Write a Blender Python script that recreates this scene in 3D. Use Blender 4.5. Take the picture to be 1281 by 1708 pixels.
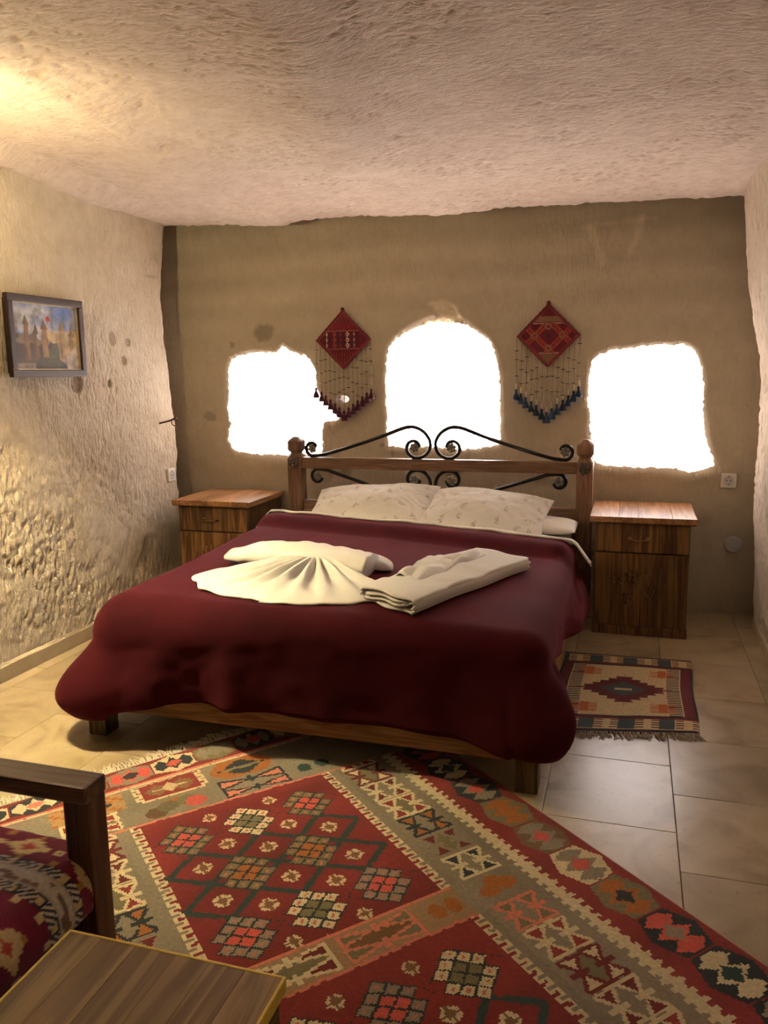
import bpy, bmesh, math, random
import numpy as np
from mathutils import Vector, Matrix
from mathutils.geometry import delaunay_2d_cdt

for o in list(bpy.data.objects):
    bpy.data.objects.remove(o)
scn = bpy.context.scene
COL = scn.collection
PI = math.pi

# ------------------------------------------------------------------ camera
F_PX, PITCH, YAW, ROLL, CAM_H = 1339.5, 0.1709, 0.2995, -0.0147, 1.3813
fw = Vector((-math.sin(YAW) * math.cos(PITCH), math.cos(YAW) * math.cos(PITCH), -math.sin(PITCH)))
rt = Vector((math.cos(YAW), math.sin(YAW), 0))
up = rt.cross(fw)
r2 = rt * math.cos(ROLL) + up * math.sin(ROLL)
u2 = -rt * math.sin(ROLL) + up * math.cos(ROLL)
cam_data = bpy.data.cameras.new('camera')
cam = bpy.data.objects.new('camera', cam_data)
COL.objects.link(cam)
cm = Matrix((( r2.x, u2.x, -fw.x, 0), (r2.y, u2.y, -fw.y, 0), (r2.z, u2.z, -fw.z, CAM_H), (0, 0, 0, 1)))
cam.matrix_world = cm
cam_data.sensor_fit = 'HORIZONTAL'
cam_data.sensor_width = 36.0
cam_data.lens = 36.0 * F_PX / 1281.0
cam_data.clip_start = 0.02
scn.camera = cam

# ------------------------------------------------------------------ world, lights, exposure
world = bpy.data.worlds.new('daylight')
scn.world = world
world.use_nodes = True
wb = world.node_tree.nodes['Background']
wb.inputs['Color'].default_value = (0.9, 0.95, 1.0, 1)
wb.inputs['Strength'].default_value = 1.0

scn.view_settings.view_transform = 'Standard'
scn.view_settings.look = 'None'
scn.view_settings.gamma = 1.0
scn.view_settings.use_curve_mapping = False
scn.view_settings.exposure = 0.0

def point_lamp(name, loc, watts, color, radius):
    l = bpy.data.lights.new(name, 'POINT')
    l.energy = watts; l.color = color; l.shadow_soft_size = radius
    o = bpy.data.objects.new(name, l); COL.objects.link(o); o.location = loc
    return o
WARM = (1.0, 0.78, 0.42)
LAMP = (-2.32, 2.25, 1.84)                 # shaded up-and-down lamp near the left wall, just outside the frame
point_lamp('wall_lamp_light', LAMP, 16.0, WARM, 0.045)
def spot_lamp(name, loc, direction, watts, color, radius, angle, blend):
    l = bpy.data.lights.new(name, 'SPOT')
    l.energy = watts; l.color = color; l.shadow_soft_size = radius; l.spot_size = angle; l.spot_blend = blend
    o = bpy.data.objects.new(name, l); COL.objects.link(o); o.location = loc
    o.rotation_euler = Vector(direction).to_track_quat('-Z', 'Y').to_euler()
    return o
spot_lamp('wall_lamp_down_beam', LAMP, (.10, .20, -1), 230.0, WARM, .022, math.radians(108), .8)
spot_lamp('wall_lamp_up_beam', LAMP, (-.25, .9, 1), 42.0, WARM, .04, math.radians(140), .9)
point_lamp('added_fill_light', (-0.6, -1.0, 2.0), 3.0, (1.0, 0.74, 0.45), 0.08)  # weak warm fill added behind the camera, no known lamp there
PANE_STRENGTH = 11.0
sun_l = bpy.data.lights.new('sun', 'SUN')
sun_l.energy = 850.0; sun_l.color = (1.0, .885, .85); sun_l.angle = .02
sun = bpy.data.objects.new('sun', sun_l); COL.objects.link(sun)
sun.rotation_euler = Vector((-.06, -.50, -.87)).to_track_quat('-Z', 'Y').to_euler()

# ------------------------------------------------------------------ helpers
WLOC = {}
def link(o, parent=None):
    COL.objects.link(o)
    if parent is not None:
        o.parent = parent
    return o

def mesh_data(name, V, F, mat=None, smooth=True):
    me = bpy.data.meshes.new(name)
    V = np.asarray(V, dtype=np.float64)
    me.from_pydata([tuple(v) for v in V] if not isinstance(V, np.ndarray) else V.tolist(), [], F if isinstance(F, list) else F.tolist())
    if mat is not None:
        me.materials.append(mat)
    me.polygons.foreach_set('use_smooth', [smooth] * len(me.polygons))
    me.update()
    return me

def obj(name, V, F, mat=None, parent=None, smooth=True):
    """one mesh object from world-space vertices"""
    V = np.asarray(V, dtype=np.float64).reshape(-1, 3)
    origin = np.array(WLOC.get(parent.name, (0, 0, 0))) if parent is not None else np.zeros(3)
    o = bpy.data.objects.new(name, mesh_data(name, V - origin, F, mat, smooth))
    link(o, parent)
    WLOC[o.name] = tuple(origin)
    if parent is not None:
        pass
    return o

def tag(o, label, cat=None, group=None, kind=None):
    o['label'] = label
    if cat: o['category'] = cat
    if group: o['group'] = group
    if kind: o['kind'] = kind
    return o

def thing(name, loc, label, cat, group=None):
    o = bpy.data.objects.new(name, None)
    o.empty_display_size = 0.05
    COL.objects.link(o)
    o.location = loc
    WLOC[o.name] = tuple(loc)
    return tag(o, label, cat, group)

class MB:
    """collects simple shapes into one mesh (world space)"""
    def __init__(s):
        s.V = []; s.F = []
    def add(s, V, F):
        n = len(s.V)
        s.V.extend([tuple(v) for v in V]); s.F.extend([tuple(i + n for i in f) for f in F])
        return s
    def box(s, x0, x1, y0, y1, z0, z1, bev=0.004):
        bm = bmesh.new()
        bmesh.ops.create_cube(bm, size=1)
        for v in bm.verts:
            v.co = Vector(((x0 + x1) / 2 + v.co.x * (x1 - x0), (y0 + y1) / 2 + v.co.y * (y1 - y0), (z0 + z1) / 2 + v.co.z * (z1 - z0)))
        if bev > 0:
            bmesh.ops.bevel(bm, geom=bm.edges[:], offset=min(bev, .45 * min(x1 - x0, y1 - y0, z1 - z0)), segments=2, affect='EDGES', profile=.6)
        bm.verts.index_update()
        s.add([v.co[:] for v in bm.verts], [[v.index for v in f.verts] for f in bm.faces])
        bm.free(); return s
    def tube(s, pts, r, n=8, cap=True, flat=1.0, up=(0, 0, 1)):
        P = np.asarray(pts, float); m = len(P)
        R = np.full(m, r) if np.isscalar(r) else np.asarray(r, float)
        T = np.gradient(P, axis=0); T /= np.linalg.norm(T, axis=1)[:, None] + 1e-12
        upv = np.array(up, float)
        V = []
        a = np.linspace(0, 2 * PI, n, endpoint=False)
        prev = None
        for i in range(m):
            t = T[i]
            if prev is None:
                ref = upv if abs(t @ upv) < .95 else np.array([1., 0, 0])
                b = ref - t * (ref @ t)
            else:
                b = prev - t * (prev @ t)
            b /= np.linalg.norm(b) + 1e-12; prev = b
            c = np.cross(t, b)
            for k in a:
                V.append(P[i] + R[i] * (math.cos(k) * b + math.sin(k) * c * flat))
        F = []
        for i in range(m - 1):
            for k in range(n):
                k2 = (k + 1) % n
                F.append((i * n + k, i * n + k2, (i + 1) * n + k2, (i + 1) * n + k))
        if cap:
            F.append(tuple(range(n - 1, -1, -1))); F.append(tuple((m - 1) * n + k for k in range(n)))
        return s.add(V, F)
    def lathe(s, prof, c, axis='z', n=16, sq=1.0):
        """prof: list of (radius, height) ; axis z or y or x"""
        V = []; F = []
        for r, h in prof:
            for k in range(n):
                a = 2 * PI * k / n
                p = (r * math.cos(a), r * math.sin(a) * sq, h)
                if axis == 'y': p = (p[0], h, p[1])
                if axis == 'x': p = (h, p[0], p[1])
                V.append((p[0] + c[0], p[1] + c[1], p[2] + c[2]))
        for i in range(len(prof) - 1):
            for k in range(n):
                k2 = (k + 1) % n
                F.append((i * n + k, i * n + k2, (i + 1) * n + k2, (i + 1) * n + k))
        F.append(tuple(range(n - 1, -1, -1))); F.append(tuple((len(prof) - 1) * n + k for k in range(n)))
        return s.add(V, F)
    def ball(s, c, rx, ry, rz, n=10, m=6):
        V = []; F = []
        for i in range(1, m):
            th = PI * i / m
            for k in range(n):
                a = 2 * PI * k / n
                V.append((c[0] + rx * math.sin(th) * math.cos(a), c[1] + ry * math.sin(th) * math.sin(a), c[2] + rz * math.cos(th)))
        t = len(V); V.append((c[0], c[1], c[2] + rz)); V.append((c[0], c[1], c[2] - rz))
        for i in range(m - 2):
            for k in range(n):
                k2 = (k + 1) % n
                F.append((i * n + k, (i + 1) * n + k, (i + 1) * n + k2, i * n + k2))
        for k in range(n):
            k2 = (k + 1) % n
            F.append((t, k, k2)); F.append((t + 1, (m - 2) * n + k2, (m - 2) * n + k))
        return s.add(V, F)
    def build(s, name, mat, parent=None, smooth=False):
        o = obj(name, s.V, [list(f) for f in s.F], mat, parent, smooth)
        return o

def fix_normals(o):
    bm = bmesh.new(); bm.from_mesh(o.data)
    bmesh.ops.recalc_face_normals(bm, faces=bm.faces[:]); bm.to_mesh(o.data); bm.free()
    return o

def spline(pts, n=8):
    """Catmull-Rom through pts"""
    P = np.asarray(pts, float); P = np.vstack([2 * P[0] - P[1], P, 2 * P[-1] - P[-2]])
    out = []
    for i in range(1, len(P) - 2):
        for t in np.linspace(0, 1, n, endpoint=False):
            a, b, c, d = P[i - 1], P[i], P[i + 1], P[i + 2]
            out.append(.5 * (2 * b + (c - a) * t + (2 * a - 5 * b + 4 * c - d) * t * t + (3 * b - a - 3 * c + d) * t ** 3))
    out.append(P[-2])
    return np.array(out)

def grid_faces(nu, nv):
    i = np.arange(nu - 1)[:, None]; j = np.arange(nv - 1)[None, :]
    a = (i * nv + j).ravel()
    return np.stack([a, a + nv, a + nv + 1, a + 1], 1)

_NG = {}
def vnoise(x, y, cell, seed):
    """smooth value noise in [-1,1]"""
    if seed not in _NG: _NG[seed] = np.random.RandomState(seed).uniform(-1, 1, (97, 101))
    g = _NG[seed]
    if isinstance(x, (float, int)) and isinstance(y, (float, int)):
        X = x / cell; Y = y / cell; xi = math.floor(X); yi = math.floor(Y); fx = X - xi; fy = Y - yi
        fx = fx * fx * (3 - 2 * fx); fy = fy * fy * (3 - 2 * fy)
        return float((g[xi % 97, yi % 101] * (1 - fx) + g[(xi + 1) % 97, yi % 101] * fx) * (1 - fy) + (g[xi % 97, (yi + 1) % 101] * (1 - fx) + g[(xi + 1) % 97, (yi + 1) % 101] * fx) * fy)
    X = np.asarray(x) / cell; Y = np.asarray(y) / cell
    xi = np.floor(X).astype(int); yi = np.floor(Y).astype(int)
    fx = X - xi; fy = Y - yi
    fx = fx * fx * (3 - 2 * fx); fy = fy * fy * (3 - 2 * fy)
    a = g[xi % 97, yi % 101]; b = g[(xi + 1) % 97, yi % 101]; c = g[xi % 97, (yi + 1) % 101]; d = g[(xi + 1) % 97, (yi + 1) % 101]
    return (a * (1 - fx) + b * fx) * (1 - fy) + (c * (1 - fx) + d * fx) * fy

def fbm(x, y, cell, seed, octv=3):
    r = 0; a = 1.0
    for k in range(octv):
        r = r + a * vnoise(x, y, cell / 2 ** k, seed + 17 * k); a *= .5
    return r

def chisel(U, W, n, ln, wd, ang, spread, seed, area=None, cluster=.5):
    """heightfield of elongated pick marks splatted on the regular axes U (rows) and W (cols)"""
    rng = np.random.RandomState(seed)
    H = np.zeros((len(U), len(W)))
    u0, u1, w0, w1 = area if area else (U[0], U[-1], W[0], W[-1])
    cu = rng.uniform(u0, u1, n); cw = rng.uniform(w0, w1, n)
    a = ang + rng.normal(0, spread, n) + .35 * vnoise(cu, cw, .5, seed + 3)
    L = ln * rng.uniform(.5, 1.5, n); D = wd * rng.uniform(.6, 1.4, n); A = rng.uniform(.4, 1, n)
    A *= np.clip(1 + cluster * 1.6 * vnoise(cu, cw, .3, seed + 9), .05, 2.2)
    for k in range(n):
        R = L[k] * 1.6
        i0, i1 = np.searchsorted(U, cu[k] - R), np.searchsorted(U, cu[k] + R)
        j0, j1 = np.searchsorted(W, cw[k] - R), np.searchsorted(W, cw[k] + R)
        if i1 - i0 < 2 or j1 - j0 < 2: continue
        du = U[i0:i1, None] - cu[k]; dw = W[None, j0:j1] - cw[k]
        p = du * math.cos(a[k]) + dw * math.sin(a[k]); q = -du * math.sin(a[k]) + dw * math.cos(a[k])
        g = np.exp(-(p / L[k]) ** 2 * 2) * np.exp(-(q / D[k]) ** 2)
        H[i0:i1, j0:j1] -= A[k] * g
    return H

def lin(c):
    """sRGB 0-255 -> linear"""
    c = np.asarray(c, float) / 255.
    return np.where(c <= .04045, c / 12.92, ((c + .055) / 1.055) ** 2.4)

def color_attr(me, C, domain='POINT', name='col'):
    C = np.asarray(C, float)
    C4 = np.concatenate([C, np.ones((len(C), 1))], 1)
    at = me.attributes.new(name, 'FLOAT_COLOR', domain)
    at.data.foreach_set('color', C4.ravel())

# ------------------------------------------------------------------ materials
class NT:
    def __init__(s, name):
        s.m = bpy.data.materials.new(name); s.m.use_nodes = True
        s.t = s.m.node_tree; s.b = s.t.nodes['Principled BSDF']
    def n(s, typ, **kw):
        nd = s.t.nodes.new(typ)
        for k, v in kw.items():
            if k.startswith('i_'):
                nd.inputs[k[2:].replace('_', ' ')].default_value = v
            else:
                setattr(nd, k, v)
        return nd
    def l(s, a, ao, b, bi):
        s.t.links.new(a.outputs[ao], b.inputs[bi])
    def coords(s, scale=(1, 1, 1), space='Object', rot=(0, 0, 0)):
        tc = s.n('ShaderNodeTexCoord'); mp = s.n('ShaderNodeMapping')
        mp.inputs['Scale'].default_value = scale; mp.inputs['Rotation'].default_value = rot
        s.l(tc, space, mp, 'Vector'); return mp
    def noise(s, vec, scale, detail=4, rough=.55, dist=0.0):
        nd = s.n('ShaderNodeTexNoise'); nd.inputs['Scale'].default_value = scale; nd.inputs['Detail'].default_value = detail
        nd.inputs['Roughness'].default_value = rough; nd.inputs['Distortion'].default_value = dist
        if vec is not None: s.l(vec, 'Vector', nd, 'Vector')
        return nd
    def ramp(s, src, out, stops, interp='LINEAR'):
        r = s.n('ShaderNodeValToRGB'); r.color_ramp.interpolation = interp
        e = r.color_ramp.elements
        while len(e) < len(stops): e.new(0.5)
        for k, (p, c) in enumerate(stops):
            e[k].position = p; e[k].color = (*c, 1)
        s.l(src, out, r, 'Fac'); return r
    def mixc(s, fac, a, b, typ='MIX'):
        """fac: float or (node,out); a,b: (node,out) or rgb"""
        m = s.n('ShaderNodeMix', data_type='RGBA', blend_type=typ)
        for key, v in ((0, fac), (6, a), (7, b)):
            if isinstance(v, tuple) and isinstance(v[0], bpy.types.Node):
                s.t.links.new(v[0].outputs[v[1]], m.inputs[key])
            elif key == 0: m.inputs[0].default_value = v
            else: m.inputs[key].default_value = (*v, 1)
        return m
    def bump(s, src, out, strength, dist):
        b = s.n('ShaderNodeBump'); b.inputs['Strength'].default_value = strength; b.inputs['Distance'].default_value = dist
        s.l(src, out, b, 'Height'); s.l(b, 'Normal', s.b, 'Normal'); return b
    def col(s, node, out):
        s.l(node, out, s.b, 'Base Color')
    def rough(s, v): s.b.inputs['Roughness'].default_value = v
    def spec(s, v): s.b.inputs['Specular IOR Level'].default_value = v

def stone_mat(name, ca, cb, cs, attr=False, bscale=60, pick=None, pick_rot=(0, 0, 0), pick_d=.010):
    t = NT(name); mp = t.coords()
    n1 = t.noise(mp, 1.6, 5, .6); n2 = t.noise(mp, 14, 6, .65)
    r1 = t.ramp(n1, 'Fac', [(.3, ca), (.7, cb)])
    r2 = t.ramp(n2, 'Fac', [(.33, cs), (.62, (1, 1, 1))])
    m = t.mixc(.55, (r1, 'Color'), (r2, 'Color'), 'MULTIPLY')
    if attr:
        at = t.n('ShaderNodeAttribute', attribute_name='col')
        m = t.mixc(1.0, (m, 2), (at, 'Color'), 'MULTIPLY')
    t.col(m, 2); t.rough(.95); t.spec(.15)
    n3 = t.noise(mp, bscale, 6, .7)
    b1 = t.bump(n3, 'Fac', .55, .006)
    if pick:
        mp2 = t.coords(pick, 'Object', pick_rot); n4 = t.noise(mp2, 1.0, 3, .6, .6)
        r4 = t.ramp(n4, 'Fac', [(.32, (0, 0, 0)), (.58, (1, 1, 1))])
        b2 = t.n('ShaderNodeBump'); b2.inputs['Strength'].default_value = .5; b2.inputs['Distance'].default_value = pick_d
        t.l(r4, 'Color', b2, 'Height'); t.l(b2, 'Normal', b1, 'Normal')
    return t.m

def wood_mat(name, ca, cb, cc, grain_axis='z', rough=.45, scale=1.0, coat=0.0):
    t = NT(name)
    sc = {'x': (1.0, 14, 14), 'y': (14, 1.0, 14), 'z': (14, 14, 1.0)}[grain_axis]
    mp = t.coords(tuple(v * scale for v in sc))
    oi = t.n('ShaderNodeObjectInfo')
    ad = t.n('ShaderNodeVectorMath', operation='ADD'); mu = t.n('ShaderNodeVectorMath', operation='SCALE')
    cx = t.n('ShaderNodeCombineXYZ')
    for k in 'XYZ': t.l(oi, 'Random', cx, k)
    t.l(cx, 'Vector', mu, 0); mu.inputs['Scale'].default_value = 23.0
    t.l(mp, 'Vector', ad, 0); t.l(mu, 'Vector', ad, 1)
    n1 = t.n('ShaderNodeTexNoise'); n1.inputs['Scale'].default_value = 1.3; n1.inputs['Detail'].default_value = 5; n1.inputs['Distortion'].default_value = 1.2
    t.l(ad, 'Vector', n1, 'Vector')
    wv = t.n('ShaderNodeMath', operation='SINE'); mm = t.n('ShaderNodeMath', operation='MULTIPLY'); mm.inputs[1].default_value = 34.0
    t.l(n1, 'Fac', mm, 0); t.l(mm, 'Value', wv, 0)
    ma = t.n('ShaderNodeMapRange'); ma.inputs[1].default_value = -1; ma.inputs[2].default_value = 1; t.l(wv, 'Value', ma, 0)
    r = t.ramp(ma, 'Result', [(0, ca), (.45, cb), (1, cc)])
    n2 = t.n('ShaderNodeTexNoise'); n2.inputs['Scale'].default_value = 6; n2.inputs['Detail'].default_value = 6; t.l(ad, 'Vector', n2, 'Vector')
    r2 = t.ramp(n2, 'Fac', [(.3, (.55, .55, .55)), (.65, (1, 1, 1))])
    m = t.mixc(.8, (r, 'Color'), (r2, 'Color'), 'MULTIPLY')
    rv = t.n('ShaderNodeMapRange'); rv.inputs[3].default_value = .7; rv.inputs[4].default_value = 1.2; t.l(oi, 'Random', rv, 0)
    m2 = t.n('ShaderNodeVectorMath', operation='SCALE'); t.t.links.new(m.outputs[2], m2.inputs[0]); t.l(rv, 'Result', m2, 'Scale')
    t.col(m2, 'Vector'); t.rough(rough); t.spec(.35)
    t.b.inputs['Coat Weight'].default_value = coat; t.b.inputs['Coat Roughness'].default_value = .25
    t.bump(n2, 'Fac', .25, .002)
    return t.m

def plain_mat(name, c, rough=.6, metal=0.0, nscale=40, var=.15, bump=.1, bdist=.002, spec=.4):
    t = NT(name); mp = t.coords(); n = t.noise(mp, nscale, 4)
    c = np.asarray(c, float)
    r = t.ramp(n, 'Fac', [(.3, tuple(c * (1 - var))), (.7, tuple(np.minimum(c * (1 + var), 1)))])
    t.col(r, 'Color'); t.rough(rough); t.spec(spec); t.b.inputs['Metallic'].default_value = metal
    if bump: t.bump(n, 'Fac', bump, bdist)
    return t.m

def woven_mat(name, rough=.95, scale=420, strength=.5, tint=(1, 1, 1), sheen=.15, lo=.72, hi=1.08):
    """colour from the woven-in 'col' attribute, fine rib relief on top"""
    t = NT(name); at = t.n('ShaderNodeAttribute', attribute_name='col')
    mp = t.coords(); n = t.noise(mp, 90, 4, .7)
    r = t.ramp(n, 'Fac', [(.3, (lo, lo, lo)), (.7, (hi, hi, hi))])
    m = t.mixc(1.0, (at, 'Color'), (r, 'Color'), 'MULTIPLY')
    m2 = t.mixc(1.0, (m, 2), tint, 'MULTIPLY')
    t.col(m2, 2); t.rough(rough); t.spec(.1)
    t.b.inputs['Sheen Weight'].default_value = sheen
    w = t.noise(mp, scale, 2); t.bump(w, 'Fac', strength, .002)
    return t.m

M = {}
M['stone_left'] = stone_mat('stone_left', (.58, .50, .38), (.68, .60, .48), (.78, .74, .68), True, 60, (30, 58, 19), (0, 0, 0), .013)
M['stone_back'] = stone_mat('stone_back', (.50, .437, .33), (.575, .507, .39), (.84, .81, .76), True, 45, (55, 20, 16), (0, 0, 0), .0045)
M['stone_right'] = stone_mat('stone_right', (.58, .50, .41), (.66, .58, .48), (.8, .76, .72), False)
M['stone_ceiling'] = stone_mat('stone_ceiling', (.60, .50, .43), (.70, .605, .53), (.74, .68, .64), True, 60, (22, 60, 30), (0, 0, .55), .008)
M['reveal'] = stone_mat('stone_reveal', (.80, .73, .66), (.88, .82, .76), (.85, .8, .78), False)
M['baseboard'] = stone_mat('travertine_skirting', (.46, .37, .25), (.56, .46, .32), (.85, .8, .74), False, 90)

def travertine():
    t = NT('travertine_tile'); mp = t.coords((1, 1, 1), 'Object')
    oi = t.n('ShaderNodeObjectInfo'); cx = t.n('ShaderNodeCombineXYZ')
    for k in 'XYZ': t.l(oi, 'Random', cx, k)
    sc = t.n('ShaderNodeVectorMath', operation='SCALE'); sc.inputs['Scale'].default_value = 37.0; t.l(cx, 'Vector', sc, 0)
    ad = t.n('ShaderNodeVectorMath', operation='ADD'); t.l(mp, 'Vector', ad, 0); t.l(sc, 'Vector', ad, 1)
    n1 = t.n('ShaderNodeTexNoise'); n1.inputs['Scale'].default_value = 4.5; n1.inputs['Detail'].default_value = 7; n1.inputs['Distortion'].default_value = .9
    t.l(ad, 'Vector', n1, 'Vector')
    r = t.ramp(n1, 'Fac', [(.28, (.27, .195, .105)), (.45, (.39, .30, .175)), (.72, (.48, .385, .245))])
    n2 = t.n('ShaderNodeTexNoise'); n2.inputs['Scale'].default_value = 70; n2.inputs['Detail'].default_value = 3; t.l(ad, 'Vector', n2, 'Vector')
    r2 = t.ramp(n2, 'Fac', [(.27, (.62, .55, .48)), (.36, (1, 1, 1))])
    m = t.mixc(.7, (r, 'Color'), (r2, 'Color'), 'MULTIPLY')
    rv = t.n('ShaderNodeMapRange'); rv.inputs[3].default_value = .84; rv.inputs[4].default_value = 1.08; t.l(oi, 'Random', rv, 0)
    m2 = t.n('ShaderNodeVectorMath', operation='SCALE'); t.t.links.new(m.outputs[2], m2.inputs[0]); t.l(rv, 'Result', m2, 'Scale')
    t.col(m2, 'Vector'); t.rough(.30); t.spec(.45)
    t.bump(n1, 'Fac', .06, .004)
    return t.m
M['tile'] = travertine()
M['grout'] = plain_mat('tile_grout', (.22, .17, .11), .9)
M['bed_wood'] = wood_mat('bed_wood', (.15, .075, .038), (.20, .105, .055), (.25, .14, .078), 'x', .45)
M['bed_post'] = wood_mat('bed_post_wood', (.14, .07, .036), (.185, .096, .05), (.23, .125, .07), 'z', .45)
M['bed_leg'] = wood_mat('bed_leg_wood', (.07, .05, .015), (.12, .085, .03), (.17, .12, .045), 'z', .55)
M['bed_rail'] = wood_mat('bed_rail_wood', (.30, .15, .05), (.38, .20, .075), (.44, .25, .10), 'x', .5)
M['ns_front'] = wood_mat('nightstand_front_wood', (.10, .045, .014), (.15, .070, .022), (.24, .125, .042), 'z', .45, .6)
M['ns_top'] = wood_mat('nightstand_top_wood', (.28, .13, .05), (.36, .175, .07), (.43, .225, .095), 'y', .36, .7)
M['ns_dark'] = wood_mat('nightstand_side_wood', (.06, .026, .009), (.12, .055, .02), (.17, .08, .03), 'z', .5)
M['sofa_wood'] = wood_mat('sofa_wood', (.05, .018, .008), (.085, .034, .014), (.12, .052, .021), 'x', .32, 1.0, .3)
M['sofa_post'] = wood_mat('sofa_post_wood', (.05, .018, .008), (.085, .034, .014), (.12, .052, .021), 'z', .32, 1.0, .3)
M['table_wood'] = wood_mat('table_wood', (.19, .100, .028), (.23, .128, .038), (.37, .235, .085), 'y', .5, .42)
M['table_edge'] = plain_mat('worn_table_edge', (.80, .60, .10), .45)
M['table_side'] = wood_mat('table_side_wood', (.12, .07, .02), (.2, .12, .04), (.27, .17, .06), 'y', .5)
M['iron'] = plain_mat('wrought_iron', (.016, .014, .014), .36, .75, 120, .3, .25, .001)
M['rosette'] = plain_mat('iron_rosette', (.19, .17, .14), .35, .8, 160, .4, .2, .001)
M['brass'] = plain_mat('dull_brass', (.22, .12, .05), .4, .8)
M['white_plastic'] = plain_mat('white_plastic', (.78, .75, .66), .35, 0, 30, .03, 0)
M['grey_plastic'] = plain_mat('grey_plastic', (.56, .55, .56), .7, 0, 30, .05, 0)
M['dark_hole'] = plain_mat('socket_hole', (.03, .028, .025), .6)
M['towel'] = plain_mat('towel_cotton', (.84, .825, .785), .95, 0, 420, .06, .9, .0025, .1)
M['linen'] = plain_mat('white_linen', (.88, .86, .82), .9, 0, 60, .03, .15, .003, .1)
def velvet():
    t = NT('burgundy_blanket'); mp = t.coords()
    n = t.noise(mp, 5, 4); n2 = t.noise(mp, 190, 3, .7)
    r = t.ramp(n, 'Fac', [(.3, (.031, .0021, .0048)), (.7, (.046, .0036, .0072))])
    t.col(r, 'Color'); t.rough(.9); t.spec(.1)
    t.b.inputs['Sheen Weight'].default_value = .14; t.b.inputs['Sheen Roughness'].default_value = .45
    t.b.inputs['Sheen Tint'].default_value = (.6, .08, .12, 1)
    t.bump(n2, 'Fac', .35, .003)
    return t.m
M['blanket'] = velvet()
M['kilim'] = woven_mat('kilim_wool')
M['mat_weave'] = woven_mat('small_kilim_wool')
M['sofa_fabric'] = woven_mat('sofa_kilim_fabric')
M['hanging'] = woven_mat('hanging_weave', .9, 500, .3)
M['pillow_print'] = woven_mat('printed_cotton', .9, 40, .06, (1, 1, 1), .05, .96, 1.02)
M['fringe'] = plain_mat('fringe_cotton', (.74, .68, .54), .95, 0, 200, .12, 0)
M['fringe_brown'] = plain_mat('fringe_wool', (.42, .34, .24), .95, 0, 200, .2, 0)
M['cord_red'] = plain_mat('maroon_cord', (.13, .018, .022), .9, 0, 300, .25, .4, .001)
M['string'] = plain_mat('twine', (.20, .145, .075), .9, 0, 200, .25, 0)
M['bead'] = plain_mat('dark_bead', (.055, .045, .04), .5, 0, 80, .4, 0)
M['tassel_maroon'] = plain_mat('maroon_tassel', (.055, .008, .022), .95, 0, 300, .35, .5, .002)
M['tassel_blue'] = plain_mat('blue_tassel', (.012, .024, .055), .95, 0, 300, .35, .5, .002)
M['frame'] = plain_mat('picture_frame_lacquer', (.022, .012, .010), .55, 0, 60, .2, .05, .002, .25)
M['frame_slip'] = plain_mat('picture_frame_slip', (.45, .36, .24), .4, .3)
def picture_mat():
    t = NT('photo_print'); at = t.n('ShaderNodeAttribute', attribute_name='col'); t.col(at, 'Color'); t.rough(.55); t.spec(.2)
    return t.m
M['picture'] = picture_mat()
def pane_mat():
    t = NT('bright_daylit_window_pane')
    e = t.n('ShaderNodeEmission'); e.inputs['Color'].default_value = (1.0, .945, .945, 1); e.inputs['Strength'].default_value = PANE_STRENGTH
    tr = t.n('ShaderNodeBsdfTransparent'); ad = t.n('ShaderNodeAddShader')
    t.l(tr, 'BSDF', ad, 0); t.l(e, 'Emission', ad, 1)
    out = t.t.nodes['Material Output']; t.l(ad, 'Shader', out, 'Surface')
    return t.m
M['pane'] = pane_mat()

# ================================================================== THE ROOM
YB = 4.82
CORN_L = np.array([(-.2, -2.93), (.72, -2.95), (.85, -2.942), (1.01, -2.936), (1.17, -2.957), (1.41, -2.973), (1.65, -2.994), (1.88, -3.0), (2.07, -2.99), (2.22, -2.958), (2.34, -2.937), (2.7, -2.9)])
CORN_R = np.array([(-.2, .70), (.05, .70), (.6, .662), (.9, .653), (1.1, .654), (1.3, .657), (1.42, .649), (1.62, .602), (1.9, .563), (2.11, .533), (2.27, .521), (2.7, .48)])
ZT = np.array([(-3.4, 2.345), (-2.946, 2.337), (-2.714, 2.325), (-2.5, 2.315), (-2.291, 2.298), (-2.128, 2.284), (-1.966, 2.309), (-1.711, 2.31), (-1.463, 2.3), (-1.096, 2.279), (-.884, 2.288), (-.677, 2.296), (-.343, 2.286), (-.214, 2.286), (.101, 2.279), (.344, 2.27), (.521, 2.266), (1.2, 2.255)])
def sst(a, b, x):
    if isinstance(x, (float, int)):
        t = min(1., max(0., (x - a) / (b - a))); return t * t * (3 - 2 * t)
    t = np.clip((np.asarray(x, float) - a) / (b - a), 0, 1); return t * t * (3 - 2 * t)
YE0 = 4.60
KE = YE0 / 4.82                        # the cave mouth of the bed niche stands 0.22 m before the back wall
def left_x(y, z): return -2.768 - .047 * sst(3.6, 4.5, y) + 0 * z
def left_ye(z): return YB * 2.815 / np.abs(np.interp(z, CORN_L[:, 0], CORN_L[:, 1]))
def right_x(y, z):
    c = np.interp(z, CORN_R[:, 0], CORN_R[:, 1]) * KE
    return .672 + (c - .672) * sst(2.2, 4.4, y)
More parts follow.
